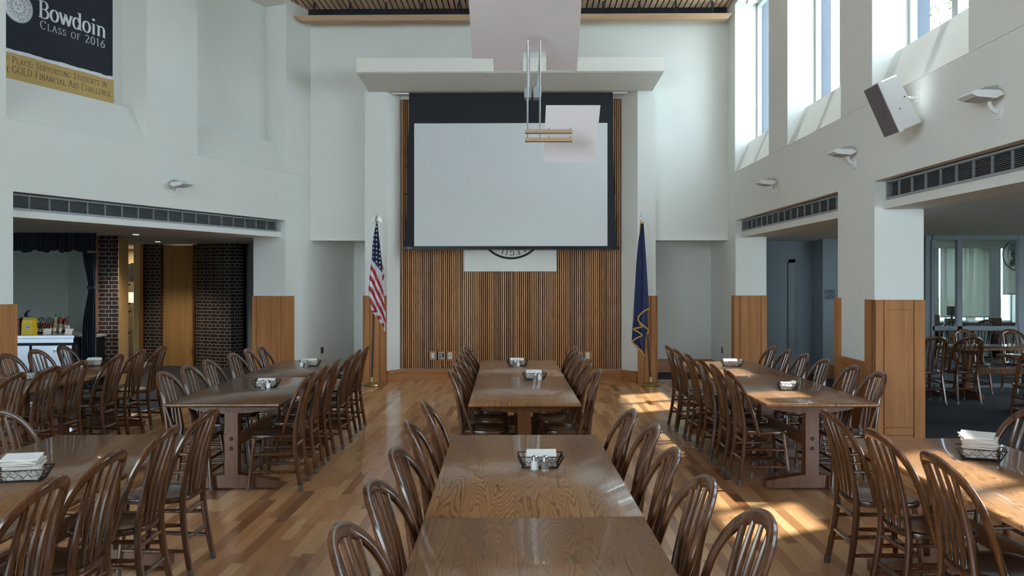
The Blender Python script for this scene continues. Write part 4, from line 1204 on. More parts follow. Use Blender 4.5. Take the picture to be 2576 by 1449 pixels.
for lb, x, z, a in (('chair behind the glass, first from the pillar', 8.12, 15.95, 0.1), ('chair behind the glass, second from the pillar', 8.72, 16.0, -0.1),
                    ('chair behind the glass, left of the middle mullion', 9.3, 15.95, 0.1), ('chair behind the glass, right of the middle mullion', 10.1, 15.9, 0)):
    place_chair(x, z, a, lb, 'chairs behind the glass partition')

# ================================================================= TABLE CADDIES
def make_basket(s=1.0):
    t = thing('wire_basket', 'x', 'basket', (0, 0, 0), 0, 'black wire napkin baskets')
    bx, by, tx, ty, h = 0.090*s, 0.045*s, 0.120*s, 0.066*s, 0.062
    r = 0.0020
    def ring(hx, hy, z): return [(sx*hx, sy*hy, z) for sx, sy in ((-1, -1), (1, -1), (1, 1), (-1, 1))]
    def loop(m, P, rr_=r):
        for i in range(4): m.sweep([P[i], P[(i+1) % 4]], rr_, n=5)
    m = MB(); loop(m, ring(tx, ty, h), 0.0026); obj('rim', m, M['black_metal'], t, local=True)
    m = MB(); loop(m, ring(bx, by, 0.0025), 0.0025)
    for k in range(-3, 4): m.sweep([(k*bx/4, -by, 0.0025), (k*bx/4, by, 0.0025)], 0.0012, n=4)
    obj('base_wire', m, M['black_metal'], t, local=True)
    for a, c in zip(ring(bx, by, 0.0025), ring(tx, ty, h)):
        m = MB(); m.sweep([a, c], 0.0026, n=5); obj('corner_wire', m, M['black_metal'], t, local=True)
    m = MB()
    def side(ax, sgn):
        if ax == 'x': n = 5; w0, w1, d0, d1 = bx, tx, by, ty
        else: n = 3; w0, w1, d0, d1 = by, ty, bx, tx
        def P(u, v):     # u in -1..1 along, v 0..1 up
            w = w0+(w1-w0)*v; d = (d0+(d1-d0)*v)*sgn; z = 0.0025+(h-0.0025)*v
            return (u*w, d, z) if ax == 'x' else (d, u*w, z)
        for row_, off in ((0.70, 0.0), (0.30, 0.5)):
            for k in range(n + (1 if off == 0 else 0)):
                uc = -1 + 2*(k+0.5*(1 if off else 0) + (0.0 if off else 0.0))/n
                if off == 0: uc = -1 + (2*(k+0.0)+0.0)/n + 0.0
                for rad in ((0.30, 0.16) if k % 2 == 0 else (0.30,)):
                    cv = row_ + (0.12 if rad < 0.2 and off == 0 else (-0.12 if rad < 0.2 else 0))
                    ru = rad*h/((w0+w1)/2)
                    pts = [P(max(-1, min(1, uc + ru*cos(2*pi*j/14))), cv + rad*0.98*sin(2*pi*j/14)) for j in range(14)]
                    if abs(uc) > 0.93: continue
                    m.sweep(pts, 0.0011, n=4, ref=(0, 1, 0) if ax == 'x' else (1, 0, 0), close=True)
    for ax in 'xy':
        for sgn in (-1, 1): side(ax, sgn)
    obj('scrollwork', m, M['black_metal'], t, local=True)
    return t
bk_big, bk_small = make_basket(1.0), make_basket(0.72)
bu = {'b': False, 's': False}
def basket(x, z, ang, label, small=False):
    o = bk_small if small else bk_big; key = 's' if small else 'b'
    if not bu[key]:
        bu[key] = True; o.location = (x, z, 0.750); o.rotation_euler = (0, 0, ang); o['label'] = label; return
    dup(o, (x, z, 0.750), ang, label)
RN = random.Random(9)
def napkins(x, z, ang, label, n=8, hw=0.078, hd=0.045, tilt=0.25, z0=0.008, th=0.006, shift=0.0, mess=0.03):
    t = thing('napkin_stack', label, 'napkins', (x, z, 0.750), ang, 'folded paper napkins in the baskets')
    m = MB(); hw_, hd_ = hw, hd
    for k in range(n):
        zz = z0 + k*th; hw, hd = hw_, hd_; ms = mess
        if zz > 0.058 and n > 11: hw, hd, ms = hw_*1.08, hd_*1.25, mess*2.2
        a = RN.uniform(-ms, ms); dx, dy = RN.uniform(-.004, .004)*(3 if ms > mess else 1), RN.uniform(-.003, .003)*(3 if ms > mess else 1)
        def P(sx, sy, up):
            X, Y = sx*hw, sy*hd
            return (X*cos(a)-Y*sin(a)+dx+shift*k, X*sin(a)+Y*cos(a)+dy, zz + up + (Y+hd)*tilt + 0.002*sin(sx*3+k))
        lo = [P(-1, -1, 0), P(0, -1, 0.0012), P(1, -1, 0), P(1, 1, 0), P(0, 1, 0.001), P(-1, 1, 0)]
        hi = [(p[0], p[1], p[2]+th*0.8) for p in lo]
        m.loft([lo, hi], 1 if k == n-1 else 0)
    obj('napkin_sheets', m, [M['napkin'], M['paper']], t, local=True); return t
def shaker(x, z, kind, label):
    t = thing(kind + '_shaker', label, 'shaker', (x, z, 0.750), 0, kind + ' shakers on the tables')
    m = MB(); m.lathe([(0.020, 0), (0.0205, 0.004), (0.0175, 0.03), (0.0170, 0.050)], n=10); obj('glass_body', m, M['glass_salt'] if kind == 'salt' else M['pepper'], t, True, local=True)
    m = MB(); m.lathe([(0.0165, 0.050), (0.0155, 0.072), (0.010, 0.078), (0.002, 0.079)], n=12); obj('chrome_cap', m, M['chrome'], t, True, local=True)
    m = MB(); m.lathe([(0.0210, 0.0), (0.0210, 0.006), (0.0203, 0.008)], n=12); obj('glass_foot', m, M['plate_grey'], t, True, local=True)
def setx(px, z): return (px-1288)/F*z
# nearest middle basket
basket(setx(1359, 4.33), 4.33, 0.0, 'black wire basket on the near middle table behind the closest salt and pepper')
napkins(setx(1361, 4.34), 4.34, 0.0, 'folded white napkins in the near middle basket', 7, 0.078, 0.036, 0.45)
shaker(setx(1345, 4.235), 4.235, 'salt', 'white salt shaker on the near middle table'); shaker(setx(1371, 4.23), 4.23, 'pepper', 'grey pepper shaker on the near middle table')
basket(setx(1345, 8.14), 8.14, 0.0, 'black wire basket, nearer one on the far middle tables')
napkins(setx(1344, 8.15), 8.15, 0.0, 'folded napkins in the nearer basket of the far middle tables', 8, 0.078, 0.036, 0.45)
shaker(setx(1357.5, 8.03), 8.03, 'salt', 'salt shaker at the nearer basket of the far middle tables'); shaker(setx(1346, 8.03), 8.03, 'pepper', 'pepper shaker at the nearer basket of the far middle tables')
basket(setx(1301, 9.40), 9.40, 0.0, 'black wire basket on the middle table closest to the slatted wall')
napkins(setx(1301, 9.41), 9.41, 0.0, 'folded napkins on the middle table closest to the slatted wall', 8, 0.078, 0.036, 0.45)
shaker(setx(1303.5, 9.29), 9.29, 'salt', 'salt shaker on the middle table closest to the slatted wall'); shaker(setx(1294.5, 9.29), 9.29, 'pepper', 'pepper shaker on the middle table closest to the slatted wall')
basket(setx(670, 7.53), 7.53, 0.0, 'black wire basket on the dark left-of-centre table')
napkins(setx(669, 7.54), 7.54, 0.0, 'folded napkins on the dark left-of-centre table', 7, 0.078, 0.036, 0.4)
shaker(setx(675, 7.43), 7.43, 'salt', 'salt shaker on the dark left-of-centre table'); shaker(setx(662, 7.43), 7.43, 'pepper', 'pepper shaker on the dark left-of-centre table')
basket(setx(780, 9.38), 9.38, 0.35, 'black wire basket on the table nearest the left recess')
napkins(setx(779, 9.40), 9.40, 0.35, 'folded napkins on the table nearest the left recess', 7, 0.078, 0.036, 0.4)
shaker(setx(758.5, 9.27), 9.27, 'salt', 'salt shaker on the table nearest the left recess'); shaker(setx(770, 9.28), 9.28, 'pepper', 'pepper shaker on the table nearest the left recess')
basket(setx(58, 4.02), 4.02, 0.18, 'large black wire basket near the bottom left corner')
napkins(setx(58, 4.03), 4.03, 0.18, 'tall heap of white napkins near the bottom left corner', 17, 0.078, 0.038, 0.18, mess=0.12)
basket(setx(236, 9.42), 9.42, 0.12, 'black wire basket on the far left table in front of the curtain')
napkins(setx(236, 9.43), 9.43, 0.12, 'folded napkins on the far left table in front of the curtain', 9, 0.078, 0.036, 0.4)
shaker(setx(206.5, 9.28), 9.28, 'salt', 'salt shaker on the far left table'); shaker(setx(216, 9.28), 9.28, 'pepper', 'pepper shaker on the far left table')
basket(setx(66, 8.12), 8.12, 0.1, 'black wire basket, nearer one on the far left tables by the wall')
napkins(setx(66, 8.13), 8.13, 0.1, 'low napkin pile in the nearer basket of the far left tables', 7, 0.078, 0.038, 0.1)
basket(setx(1841, 9.35), 9.35, -0.05, 'black wire basket on the table nearest the right recess')
napkins(setx(1838, 9.36), 9.36, -0.05, 'folded napkins on the table nearest the right recess', 8, 0.078, 0.036, 0.4)
basket(setx(1982, 7.31), 7.31, -0.12, 'small black wire basket on the right table with the gleaming edge', True)
napkins(setx(1977, 7.31), 7.31, -0.12, 'loose napkins standing in the small right basket', 6, 0.045, 0.022, 0.7, mess=0.15)
basket(setx(2466, 4.50), 4.50, -0.42, 'large black wire basket on the sunlit table at the right edge')
napkins(setx(2463, 4.52), 4.52, -0.42, 'high heap of napkins on the sunlit table at the right edge', 19, 0.078, 0.038, 0.22, mess=0.16)
def packets(x, z, ang, label, n=5):
    t = thing('condiment_packet', label, 'packet', (x, z, 0.750), ang, 'small packets in the right baskets')
    m = MB()
    for k in range(n):
        a = RN.uniform(-0.8, 0.8); P = []
        for u, v in ((-1, -1), (1, -1), (1, 1), (-1, 1)): P.append((u*0.018+k*0.006, v*0.006, 0.045+k*0.006+u*0.012*sin(a)+v*0.014))
        m.loft([P, [(p[0], p[1]+0.002, p[2]+0.002) for p in P]])
    obj('packet_bundle', m, M['plate_white'], t, local=True)
packets(setx(1861, 9.33), 9.33, 0.5, 'shiny packets at the right end of the basket nearest the right recess')
packets(setx(1990, 7.31), 7.31, -0.3, 'clear packets in the small basket on the gleaming right table')
# ================================================================= LETTERING
# upright serif letters drawn as pen strokes; unit height 1, each glyph (advance, strokes, serif feet)
def arc(cx_, cy_, rx, ry, a0, a1, n=14):
    return [(cx_+rx*cos(radians(a0+(a1-a0)*k/n)), cy_+ry*sin(radians(a0+(a1-a0)*k/n))) for k in range(n+1)]
GL = {
 'A': (0.82, [[(0.08, 0), (0.40, 1)], [(0.40, 1), (0.74, 0)], [(0.20, 0.36), (0.62, 0.36)]], [(0.08, 0), (0.74, 0)]),
 'B': (0.72, [[(0.16, 0), (0.16, 1)], [(0.16, 1)] + arc(0.36, 0.765, 0.22, 0.235, 90, -90) + [(0.16, 0.53)], [(0.16, 0.53)] + arc(0.36, 0.265, 0.27, 0.265, 90, -90) + [(0.16, 0)]], [(0.12, 0), (0.12, 1)]),
 'C': (0.78, [arc(0.45, 0.5, 0.36, 0.5, 50, 310, 24), [(0.69, 0.72), (0.69, 0.95)]], []),
 'D': (0.82, [[(0.16, 0), (0.16, 1)], [(0.16, 1)] + arc(0.34, 0.5, 0.38, 0.5, 90, -90, 20) + [(0.16, 0)]], [(0.12, 0), (0.12, 1)]),
 'E': (0.68, [[(0.16, 0), (0.16, 1)], [(0.16, 1), (0.58, 1), (0.58, 0.82)], [(0.16, 0.53), (0.48, 0.53)], [(0.16, 0), (0.60, 0), (0.60, 0.2)]], [(0.12, 0), (0.12, 1)]),
 'F': (0.62, [[(0.16, 0), (0.16, 1)], [(0.16, 1), (0.56, 1), (0.56, 0.82)], [(0.16, 0.52), (0.46, 0.52)]], [(0.16, 0), (0.12, 1)]),
 'G': (0.84, [arc(0.45, 0.5, 0.36, 0.5, 50, 310, 24), [(0.68, 0.74), (0.68, 0.95)], [(0.70, 0.10), (0.70, 0.40)], [(0.54, 0.40), (0.82, 0.40)]], []),
 'H': (0.84, [[(0.16, 0), (0.16, 1)], [(0.68, 0), (0.68, 1)], [(0.16, 0.52), (0.68, 0.52)]], [(0.16, 0), (0.16, 1), (0.68, 0), (0.68, 1)]),
 'I': (0.36, [[(0.18, 0), (0.18, 1)]], [(0.18, 0), (0.18, 1)]),
 'L': (0.64, [[(0.16, 0), (0.16, 1)], [(0.16, 0), (0.58, 0), (0.58, 0.2)]], [(0.12, 0), (0.16, 1)]),
 'N': (0.84, [[(0.14, 0), (0.14, 1)], [(0.14, 1), (0.70, 0)], [(0.70, 0), (0.70, 1)]], [(0.14, 0), (0.10, 1), (0.70, 1)]),
 'O': (0.86, [arc(0.43, 0.5, 0.36, 0.5, 0, 360, 32)], []),
 'P': (0.66, [[(0.16, 0), (0.16, 1)], [(0.16, 1)] + arc(0.34, 0.74, 0.26, 0.26, 90, -90) + [(0.16, 0.48)]], [(0.16, 0), (0.12, 1)]),
 'R': (0.76, [[(0.16, 0), (0.16, 1)], [(0.16, 1)] + arc(0.34, 0.76, 0.24, 0.24, 90, -90) + [(0.16, 0.52)], [(0.36, 0.52), (0.70, 0)]], [(0.16, 0), (0.12, 1), (0.70, 0)]),
 'S': (0.60, [arc(0.31, 0.75, 0.20, 0.25, 40, 270, 16) + arc(0.29, 0.26, 0.23, 0.26, 90, -145, 16)[1:], [(0.47, 0.78), (0.47, 0.95)], [(0.09, 0.05), (0.09, 0.24)]], []),
 'T': (0.74, [[(0.37, 0), (0.37, 1)], [(0.08, 0.80), (0.08, 1), (0.66, 1), (0.66, 0.80)]], [(0.37, 0)]),
 'U': (0.84, [[(0.16, 1), (0.16, 0.32)] + arc(0.43, 0.32, 0.27, 0.32, 180, 360) + [(0.70, 1)]], [(0.16, 1), (0.70, 1)]),
 'W': (1.10, [[(0.08, 1), (0.32, 0)], [(0.32, 0), (0.55, 1)], [(0.55, 1), (0.80, 0)], [(0.80, 0), (1.02, 1)]], [(0.08, 1), (1.02, 1)]),
 '2': (0.62, [arc(0.29, 0.72, 0.21, 0.28, 165, -35, 16) + [(0.08, 0.0)], [(0.08, 0.02), (0.55, 0.02), (0.56, 0.16)]], []),
 '0': (0.66, [arc(0.33, 0.5, 0.25, 0.5, 0, 360, 28)], []),
 '1': (0.48, [[(0.25, 0), (0.25, 1), (0.10, 0.88)]], [(0.25, 0)]),
 '6': (0.64, [arc(0.33, 0.30, 0.24, 0.30, 0, 360, 26), [(0.52, 0.96), (0.30, 0.84), (0.12, 0.55), (0.09, 0.30)]], []),
 ':': (0.30, [arc(0.12, 0.08, 0.045, 0.05, 0, 360, 8), arc(0.12, 0.55, 0.045, 0.05, 0, 360, 8)], []),
 'o': (0.64, [arc(0.32, 0.34, 0.235, 0.34, 0, 360, 28)], []),
 'w': (0.88, [[(0.06, 0.68), (0.26, 0)], [(0.26, 0), (0.44, 0.66)], [(0.44, 0.66), (0.64, 0)], [(0.64, 0), (0.82, 0.68)]], [(0.06, 0.68), (0.42, 0.68), (0.82, 0.68)]),
 'd': (0.70, [arc(0.30, 0.34, 0.215, 0.34, 20, 340, 24), [(0.54, 0.0), (0.54, 1.04)]], [(0.60, 0.0), (0.48, 1.04)]),
 'i': (0.38, [[(0.19, 0), (0.19, 0.68)], arc(0.19, 0.93, 0.035, 0.04, 0, 360, 10)], [(0.19, 0), (0.14, 0.68)]),
 'n': (0.76, [[(0.18, 0), (0.18, 0.68)], arc(0.38, 0.44, 0.20, 0.22, 160, 0, 10) + [(0.58, 0)]], [(0.18, 0), (0.12, 0.68), (0.58, 0)]),
 ' ': (0.38, [], []),
}
def stroke(poly, a, b, out, depth=0.0):
    """thick polyline with an elliptical pen (a across, b up) -> list of quads"""
    L = len(poly); closed = math.hypot(poly[0][0]-poly[-1][0], poly[0][1]-poly[-1][1]) < 1e-6
    lf, rt = [], []
    for i in range(L):
        if closed: p, q = poly[(i-1) % (L-1)], poly[(i+1) % (L-1)]
        else: p, q = poly[max(0, i-1)], poly[min(L-1, i+1)]
        tx, ty = q[0]-p[0], q[1]-p[1]; l = math.hypot(tx, ty) or 1; nx, ny = -ty/l, tx/l
        w = math.hypot(a*nx, b*ny)
        lf.append((poly[i][0]+nx*w, poly[i][1]+ny*w)); rt.append((poly[i][0]-nx*w, poly[i][1]-ny*w))
    for i in range(L-1): out.append([lf[i], lf[i+1], rt[i+1], rt[i]])
WORDS = []
def text_quads(txt, size, a=0.055, b=0.022, small=0.74, track=0.06):
    """small-capitals setting: lower-case letters given in txt are set as small capitals when in capitals form"""
    out = []; x = 0.0; WORDS.clear(); WORDS.append(0)
    for ch in txt:
        if ch == ' ': WORDS.append(len(out))
        s = size
        g = ch
        if ch.startswith('~'): continue
        if small and ch.islower(): g = ch.upper(); s = size*small
        adv, st, feet = GL[g]
        for poly in st:
            if len(poly) < 2: continue
            q = []; stroke(poly, a, b, q)
            for k in q: out.append([(x+px*s, py*s) for px, py in k])
        for fx_, fy in feet:
            y0 = fy if fy < 0.5 else fy-0.045
            if 0.5 < fy < 0.9: y0 = fy-0.045
            out.append([(x+(fx_-0.11)*s, y0*s), (x+(fx_+0.11)*s, y0*s), (x+(fx_+0.11)*s, (y0+0.045)*s), (x+(fx_-0.11)*s, (y0+0.045)*s)])
        x += (adv+track)*s
    return out, x
def put_quads(mb, quads, f, th=0.0012, g=None):
    """f maps (x, y, h) in the lettering plane to the world"""
    for q in quads:
        lo = [f(x, y, 0) for x, y in q]; hi = [f(x, y, th) for x, y in q]
        mb.loft([lo, hi], 0)
def ring_text(txt, R, size, a0, end=None, extra=0.0, a=0.06, b=0.025):
    """letters round a circle, reading clockwise with their heads outwards; a0 is the angle of the first, degrees from the top"""
    out = []; ang = a0
    if end is not None:     # angle of the middle of the last letter
        ws = [(GL[c][0]+0.06)*size for c in txt]
        ang = end - math.degrees((sum(ws) + extra*(len(ws)-1) - ws[-1]/2)/R)
    for ch in txt:
        adv, st, feet = GL[ch]
        q, w = text_quads(ch, size, a, b, small=0)
        half = (w/2)/R; t = radians(ang) + half
        for k in q:
            P = []
            for x, y in k:
                tt = t + (x - w/2)/R; r = R + y - size/2
                P.append((r*sin(tt), r*cos(tt)))
            out.append(P)
        ang += math.degrees((w+extra)/R)
    return out
def ring_quads(r0, r1, n=64, c=(0, 0)):
    return [[(c[0]+r*cos(2*pi*t/n), c[1]+r*sin(2*pi*t/n)) for r, t in ((r0, k), (r1, k), (r1, k+1), (r0, k+1))] for k in range(n)]

# ---------------------------------------------------------------- class banner in the near left niche
BN = 0.43
def bp(px, py): return LW.hit(px, py, BN-0.014)
aR, _ = bp(284, 100); aL = bp(15, 100)[0] + 0.42
zB_r = bp(286, 258)[1]; zG_r = bp(285, 200)[1]; zK_r = bp(281, 190)[1]
zB = (zB_r + bp(15, 205)[1])/2; zG = (zG_r + bp(15, 130)[1])/2; zK = (zK_r + bp(15, 121)[1])/2
zTop = 5.9
bt = thing('class_banner', 'black and gold class banner hanging in the upper left wall niche', 'banner', LW.P((aR+aL)/2, BN-0.02, zB))
def sheet(fr, a0, a1, b0, z0, z1, wav, th=0.003, n=40):
    m = MB(); R0 = []
    for j in range(n+1):
        a = a0 + (a1-a0)*j/n
        R0.append([fr.P(a, b0, z0 + wav(j, 0)), fr.P(a, b0, z1 + wav(j, 1)), fr.P(a, b0-th, z1 + wav(j, 1)), fr.P(a, b0-th, z0 + wav(j, 0))])
    m.loft(R0); return m
Rb = random.Random(2); wv = [[Rb.uniform(-.006, .006) for _ in range(60)] for _ in range(4)]
m = sheet(LW, aR-0.03, aL, BN-0.002, zB-0.03, zTop, lambda j, k: 0); obj('backing_sheet', m, M['banner_white'], bt)
m = sheet(LW, aR, aL, BN-0.007, zK, zTop-0.04, lambda j, k: wv[0][j] if k == 0 else 0); obj('black_field', m, M['banner_black'], bt)
m = sheet(LW, aR-0.02, aL, BN-0.007, zB, zG, lambda j, k: wv[1+k][j]*0.7); obj('gold_strip', m, M['banner_gold'], bt)
def put_words(q, f, name, mt, par):
    W_ = list(WORDS) + [len(q)]
    for i, j in zip(W_, W_[1:]):
        if j > i:
            m = MB(); put_quads(m, q[i:j], f); obj(name, m, mt, par)
def bmap(a0, z0, sx=1.0, dep=0.010):
    return lambda x, y, h: LW.P(a0 - x*sx, BN-dep-h, z0 + y)
def fit(txt, p0, p1, size, **k):
    a0, z0 = p0; a1, z1 = p1
    q, w = text_quads(txt, size, **k); return q, bmap(a0, (z0+z1)/2, (a0-a1)/w)
q, f = fit('Bowdoin', bp(97, 44), bp(268, 95), 0.205, a=0.078, b=0.026, small=0, track=0.0)
m = MB(); put_quads(m, q, f); obj('heading_lettering', m, M['banner_white'], bt)
q, f = fit('Class of 2016', bp(101, 74), bp(267, 119), 0.100, a=0.05, b=0.022, small=0.78, track=0.16)
put_words(q, f, 'year_lettering', M['banner_white'], bt)
for txt, p0, p1, sz in (('Place: Supporting Students in', bp(31, 162), bp(270, 217), 0.080), ('GOLD Financial Aid Challenge', bp(31, 184), bp(281, 243), 0.086)):
    q, f = fit(txt, p0, p1, sz, a=0.045, b=0.018, small=0.80, track=0.10); put_words(q, f, 'line_lettering', M['ink'], bt)
for txt, p0, p1, sz in (('ST', bp(17, 148), bp(24, 149), 0.038), ('E', bp(17.5, 181), bp(25, 182), 0.064)):
    q, f = fit(txt, p0, p1, sz, a=0.05, b=0.02, small=0); m = MB(); put_quads(m, q, f); obj('edge_lettering', m, M['ink'], bt)
# seal with the sun face
sa, sz_ = bp(46, 16); SR = 0.190
fs = lambda dep: (lambda x, y, h: LW.P(sa - x, BN-dep-h, sz_ + y))
m = MB(); n_ = m.pts([fs(0.010)(SR*cos(2*pi*k/64), SR*sin(2*pi*k/64), 0) for k in range(64)] + [fs(0.010)(SR*cos(2*pi*k/64), SR*sin(2*pi*k/64), 0.001) for k in range(64)])
m.face(range(n_, n_+64)); m.face(range(n_+64, n_+128))
for k in range(64): m.face((n_+k, n_+(k+1) % 64, n_+64+(k+1) % 64, n_+64+k))
seal = obj('seal_disc', m, M['banner_white'], bt)
m = MB(); Q = ring_quads(SR*0.955, SR*0.975) + ring_quads(SR*0.70, SR*0.715) + ring_quads(SR*0.40, SR*0.415, 48)
Q += ring_text('BOWDOIN COLLEGII SIGIL', SR*0.83, SR*0.155, 10, None, 0, a=0.065, b=0.03)
for k in range(16):      # pointed rays
    a = 2*pi*k/16; r0, r1 = SR*0.43, SR*0.66 if k % 2 == 0 else SR*0.60; w = 0.16
    ray = [(r0*cos(a-w), r0*sin(a-w)), ((r0+r1)/2*cos(a-w*0.75), (r0+r1)/2*sin(a-w*0.75)), (r1*cos(a), r1*sin(a)), ((r0+r1)/2*cos(a+w*0.75), (r0+r1)/2*sin(a+w*0.75)), (r0*cos(a+w), r0*sin(a+w))]
    stroke(ray, 0.0022, 0.0022, Q)
S = SR*0.4
for sx_ in (-1, 1):
    stroke([(sx_*S*(0.16+0.08*k), S*(0.38+0.10*sin(pi*k/5))) for k in range(6)], 0.0018, 0.0022, Q)
    stroke([(sx_*S*0.38+S*0.14*cos(2*pi*k/10), S*0.20+S*0.08*sin(2*pi*k/10)) for k in range(11)], 0.0014, 0.0014, Q)
    Q.append([(sx_*S*0.38-0.003, S*0.20-0.003), (sx_*S*0.38+0.003, S*0.20-0.003), (sx_*S*0.38+0.003, S*0.20+0.003), (sx_*S*0.38-0.003, S*0.20+0.003)])
stroke([(S*0.02, S*0.30), (-S*0.06, -S*0.10), (S*0.0, -S*0.17), (S*0.09, -S*0.12)], 0.0016, 0.0016, Q)
stroke([(-S*0.24, -S*0.38), (-S*0.08, -S*0.34), (0, -S*0.37), (S*0.08, -S*0.34), (S*0.24, -S*0.38)], 0.0018, 0.002, Q)
stroke([(-S*0.16, -S*0.42), (0, -S*0.50), (S*0.16, -S*0.42)], 0.0018, 0.002, Q)
put_quads(m, Q, fs(0.0115), 0.0008); obj('seal_engraving', m, M['banner_black'], seal)

# ---------------------------------------------------------------- seal board and projection screen on the end wall
SY = 0.02
cxs, czs = ex(1286, SY), EW.hit(1286, 568, SY)[1]; RR = 84.5/F*14.17
m = MB(); m.box(EW, sgx0+0.004, sgx1-0.004, -0.008, 0.021, sgz+0.002, sgz+2.0)
t = obj('seal_board', m, M['wall'], None); tag(t, 'white board with a black seal, half hidden behind the lowered projection screen', 'sign')
fe = lambda x, y, h: EW.P(cxs + x, -0.009-h, czs + y)
m = MB(); put_quads(m, ring_quads(RR-0.036, RR, 96), fe, 0.004); obj('seal_ring', m, M['black'], t)
m = MB(); q = ring_text('COLLEGII', RR*0.81, 0.090, 0, 198.2, 0.033, a=0.075, b=0.036); put_quads(m, q, fe, 0.004); obj('seal_lettering', m, M['black'], t)

SB = -0.17      # screen plane, in front of the slats
t = thing('projection_screen', 'large white projection screen with a black border lowered over the slatted wall', 'screen', EW.P(ex(1285), SB, 0)[:2] + (2.25,))
s_ = lambda px, py: EW.hit(px, py, SB)
m = MB(); R0 = []
zt_, z1_, z0_ = EW.hit(1288, 226, SB)[1], s_(1288, 310)[1], s_(1288, 619)[1]
edgeL = [(1029, 226), (1028, 310), (1024.5, 400), (1024, 470), (1022, 540), (1019, 590), (1016, 620)]
edgeR = [(1541.5, 226), (1542, 310), (1544, 400), (1545, 470), (1548, 540), (1550, 590), (1553, 620)]
for (l, y), (r, _) in zip(edgeL, edgeR):
    z = min(4.948, s_(1288, y)[1]); a0, a1 = s_(l, y)[0], s_(r, y)[0]
    R0.append([EW.P(a0, SB+0.004, z), EW.P(a1, SB+0.004, z), EW.P(a1, SB+0.007, z), EW.P(a0, SB+0.007, z)])
m.loft(R0); obj('black_border', m, M['black'], t)
m = MB(); R0 = []; nx_, nz_ = 60, 30
for j in range(nz_+1):
    z = z1_ + (z0_-z1_)*j/nz_; r = []
    for i in range(nx_+1):
        u = i/nx_; a = s_(1042, 400)[0] + (s_(1528, 400)[0]-s_(1042, 400)[0])*u
        low = max(0, j/nz_-0.62)/0.38
        rip = 0.004*low*(max(0, u-0.84)/0.16)*sin(j*1.9 - u*30) + 0.0035*low*(max(0, 0.12-u)/0.12)*sin(j*1.5 + u*30)
        r.append(EW.P(a, SB-0.006-rip-0.0045*low*(max(0, u-0.8)/0.2), z))
    for i in range(nx_, -1, -1): r.append(EW.P(s_(1042, 400)[0] + (s_(1528, 400)[0]-s_(1042, 400)[0])*i/nx_, SB+0.002, z))
    R0.append(r)
m.loft(R0); obj('white_surface', m, M['screen'], t, True)
m = MB(); zb_, zb2 = s_(1288, 619.5)[1], s_(1288, 628)[1]
m.extr(EW, [(SB-0.025, zb_), (SB+0.03, zb_), (SB+0.03, zb2), (SB-0.025, zb2)], s_(1013.5, 620)[0], s_(1556.5, 620)[0]); bb = obj('bottom_bar', m, M['black_metal'], t)
m = MB(); a_ = s_(1025, 620)[0]
for k, w in enumerate((0.010, 0.006, 0.004, 0.010, 0.006)): m.box(EW, a_+k*0.013, a_+k*0.013+w, SB-0.0265, SB-0.025, zb2+0.022, zb2+0.034)
obj('maker_mark', m, M['plate_grey'], bb)
for l in edgeL[2:6]:
    m = MB(); z = s_(1288, l[1]+20)[1]; a = s_(l[0]-2, l[1])[0]; m.box(EW, a-0.012, a+0.01, SB, SB+0.008, z, z+0.03); obj('tension_tab', m, M['black'], t)
for l in edgeR[2:6]:
    m = MB(); z = s_(1288, l[1]+20)[1]; a = s_(l[0]+2, l[1])[0]; m.box(EW, a-0.01, a+0.012, SB, SB+0.008, z, z+0.03); obj('tension_tab', m, M['black'], t)
# narrow slot trim in the soffit, left and right of the screen
m = MB(); m.box(EW, s_(987, 230)[0], s_(1029, 230)[0], -0.20, -0.17, 4.925, 4.95); m.box(EW, s_(1541, 230)[0], s_(1578, 230)[0], -0.20, -0.17, 4.925, 4.95)
struct('trim_12', m, M['white'])

# ---------------------------------------------------------------- wall plates
def plate(px, py, kind, label):
    a, z = EW.hit(px, py, -0.02)
    t = thing('wall_socket', label, 'wall socket', EW.P(a, -0.01, z-0.07), 0, 'sockets in the slatted wall')
    m = MB(); m.box(EW, a-0.064, a+0.064, -0.012, 0.02, zp0, zp1); obj('wood_surround', m, M['oak_base'], t)
    w = 0.058 if kind == 'av' else 0.036
    m = MB(); m.box(EW, a-w, a+w, -0.017, -0.012, z-0.055, z+0.055); p = obj('cover_plate', m, M['plate_white'] if kind in ('ivory', 'jack') else M['plate_grey'], t)
    def hole(x0, x1, y0, y1, mt, nm='outlet_face'):
        m = MB(); m.box(EW, a+x0, a+x1, -0.020, -0.017, z+y0, z+y1); obj(nm, m, mt, p)
    if kind == 'av':
        hole(-0.044, -0.012, 0.012, 0.038, M['black']); hole(-0.044, -0.012, -0.032, -0.006, M['black']); hole(0.006, 0.040, -0.028, 0.042, M['black'], 'switch')
    elif kind == 'jack':
        hole(-0.02, -0.004, 0.004, 0.018, M['ketchup'], 'jack'); hole(0.004, 0.020, 0.004, 0.018, M['ketchup'], 'jack'); hole(-0.018, -0.006, -0.026, -0.014, M['sign'], 'jack')
    else:
        hole(-0.017, 0.017, 0.006, 0.036, M['white']); hole(-0.017, 0.017, -0.036, -0.006, M['white'])
plate(1089, 895, 'grey', 'grey double socket, leftmost plate in the slatted wall')
plate(1111, 895, 'av', 'wide grey plate with black connectors on the left side of the slatted wall')
plate(1132, 895, 'jack', 'ivory plate with two red jacks in the slatted wall')
plate(1435, 895, 'ivory', 'ivory plate mostly hidden behind the far right chair hoops')
plate(1458, 895, 'av', 'wide grey plate with black connectors on the right side of the slatted wall')
plate(1478.5, 894.5, 'ivory', 'ivory double socket, rightmost plate in the slatted wall')
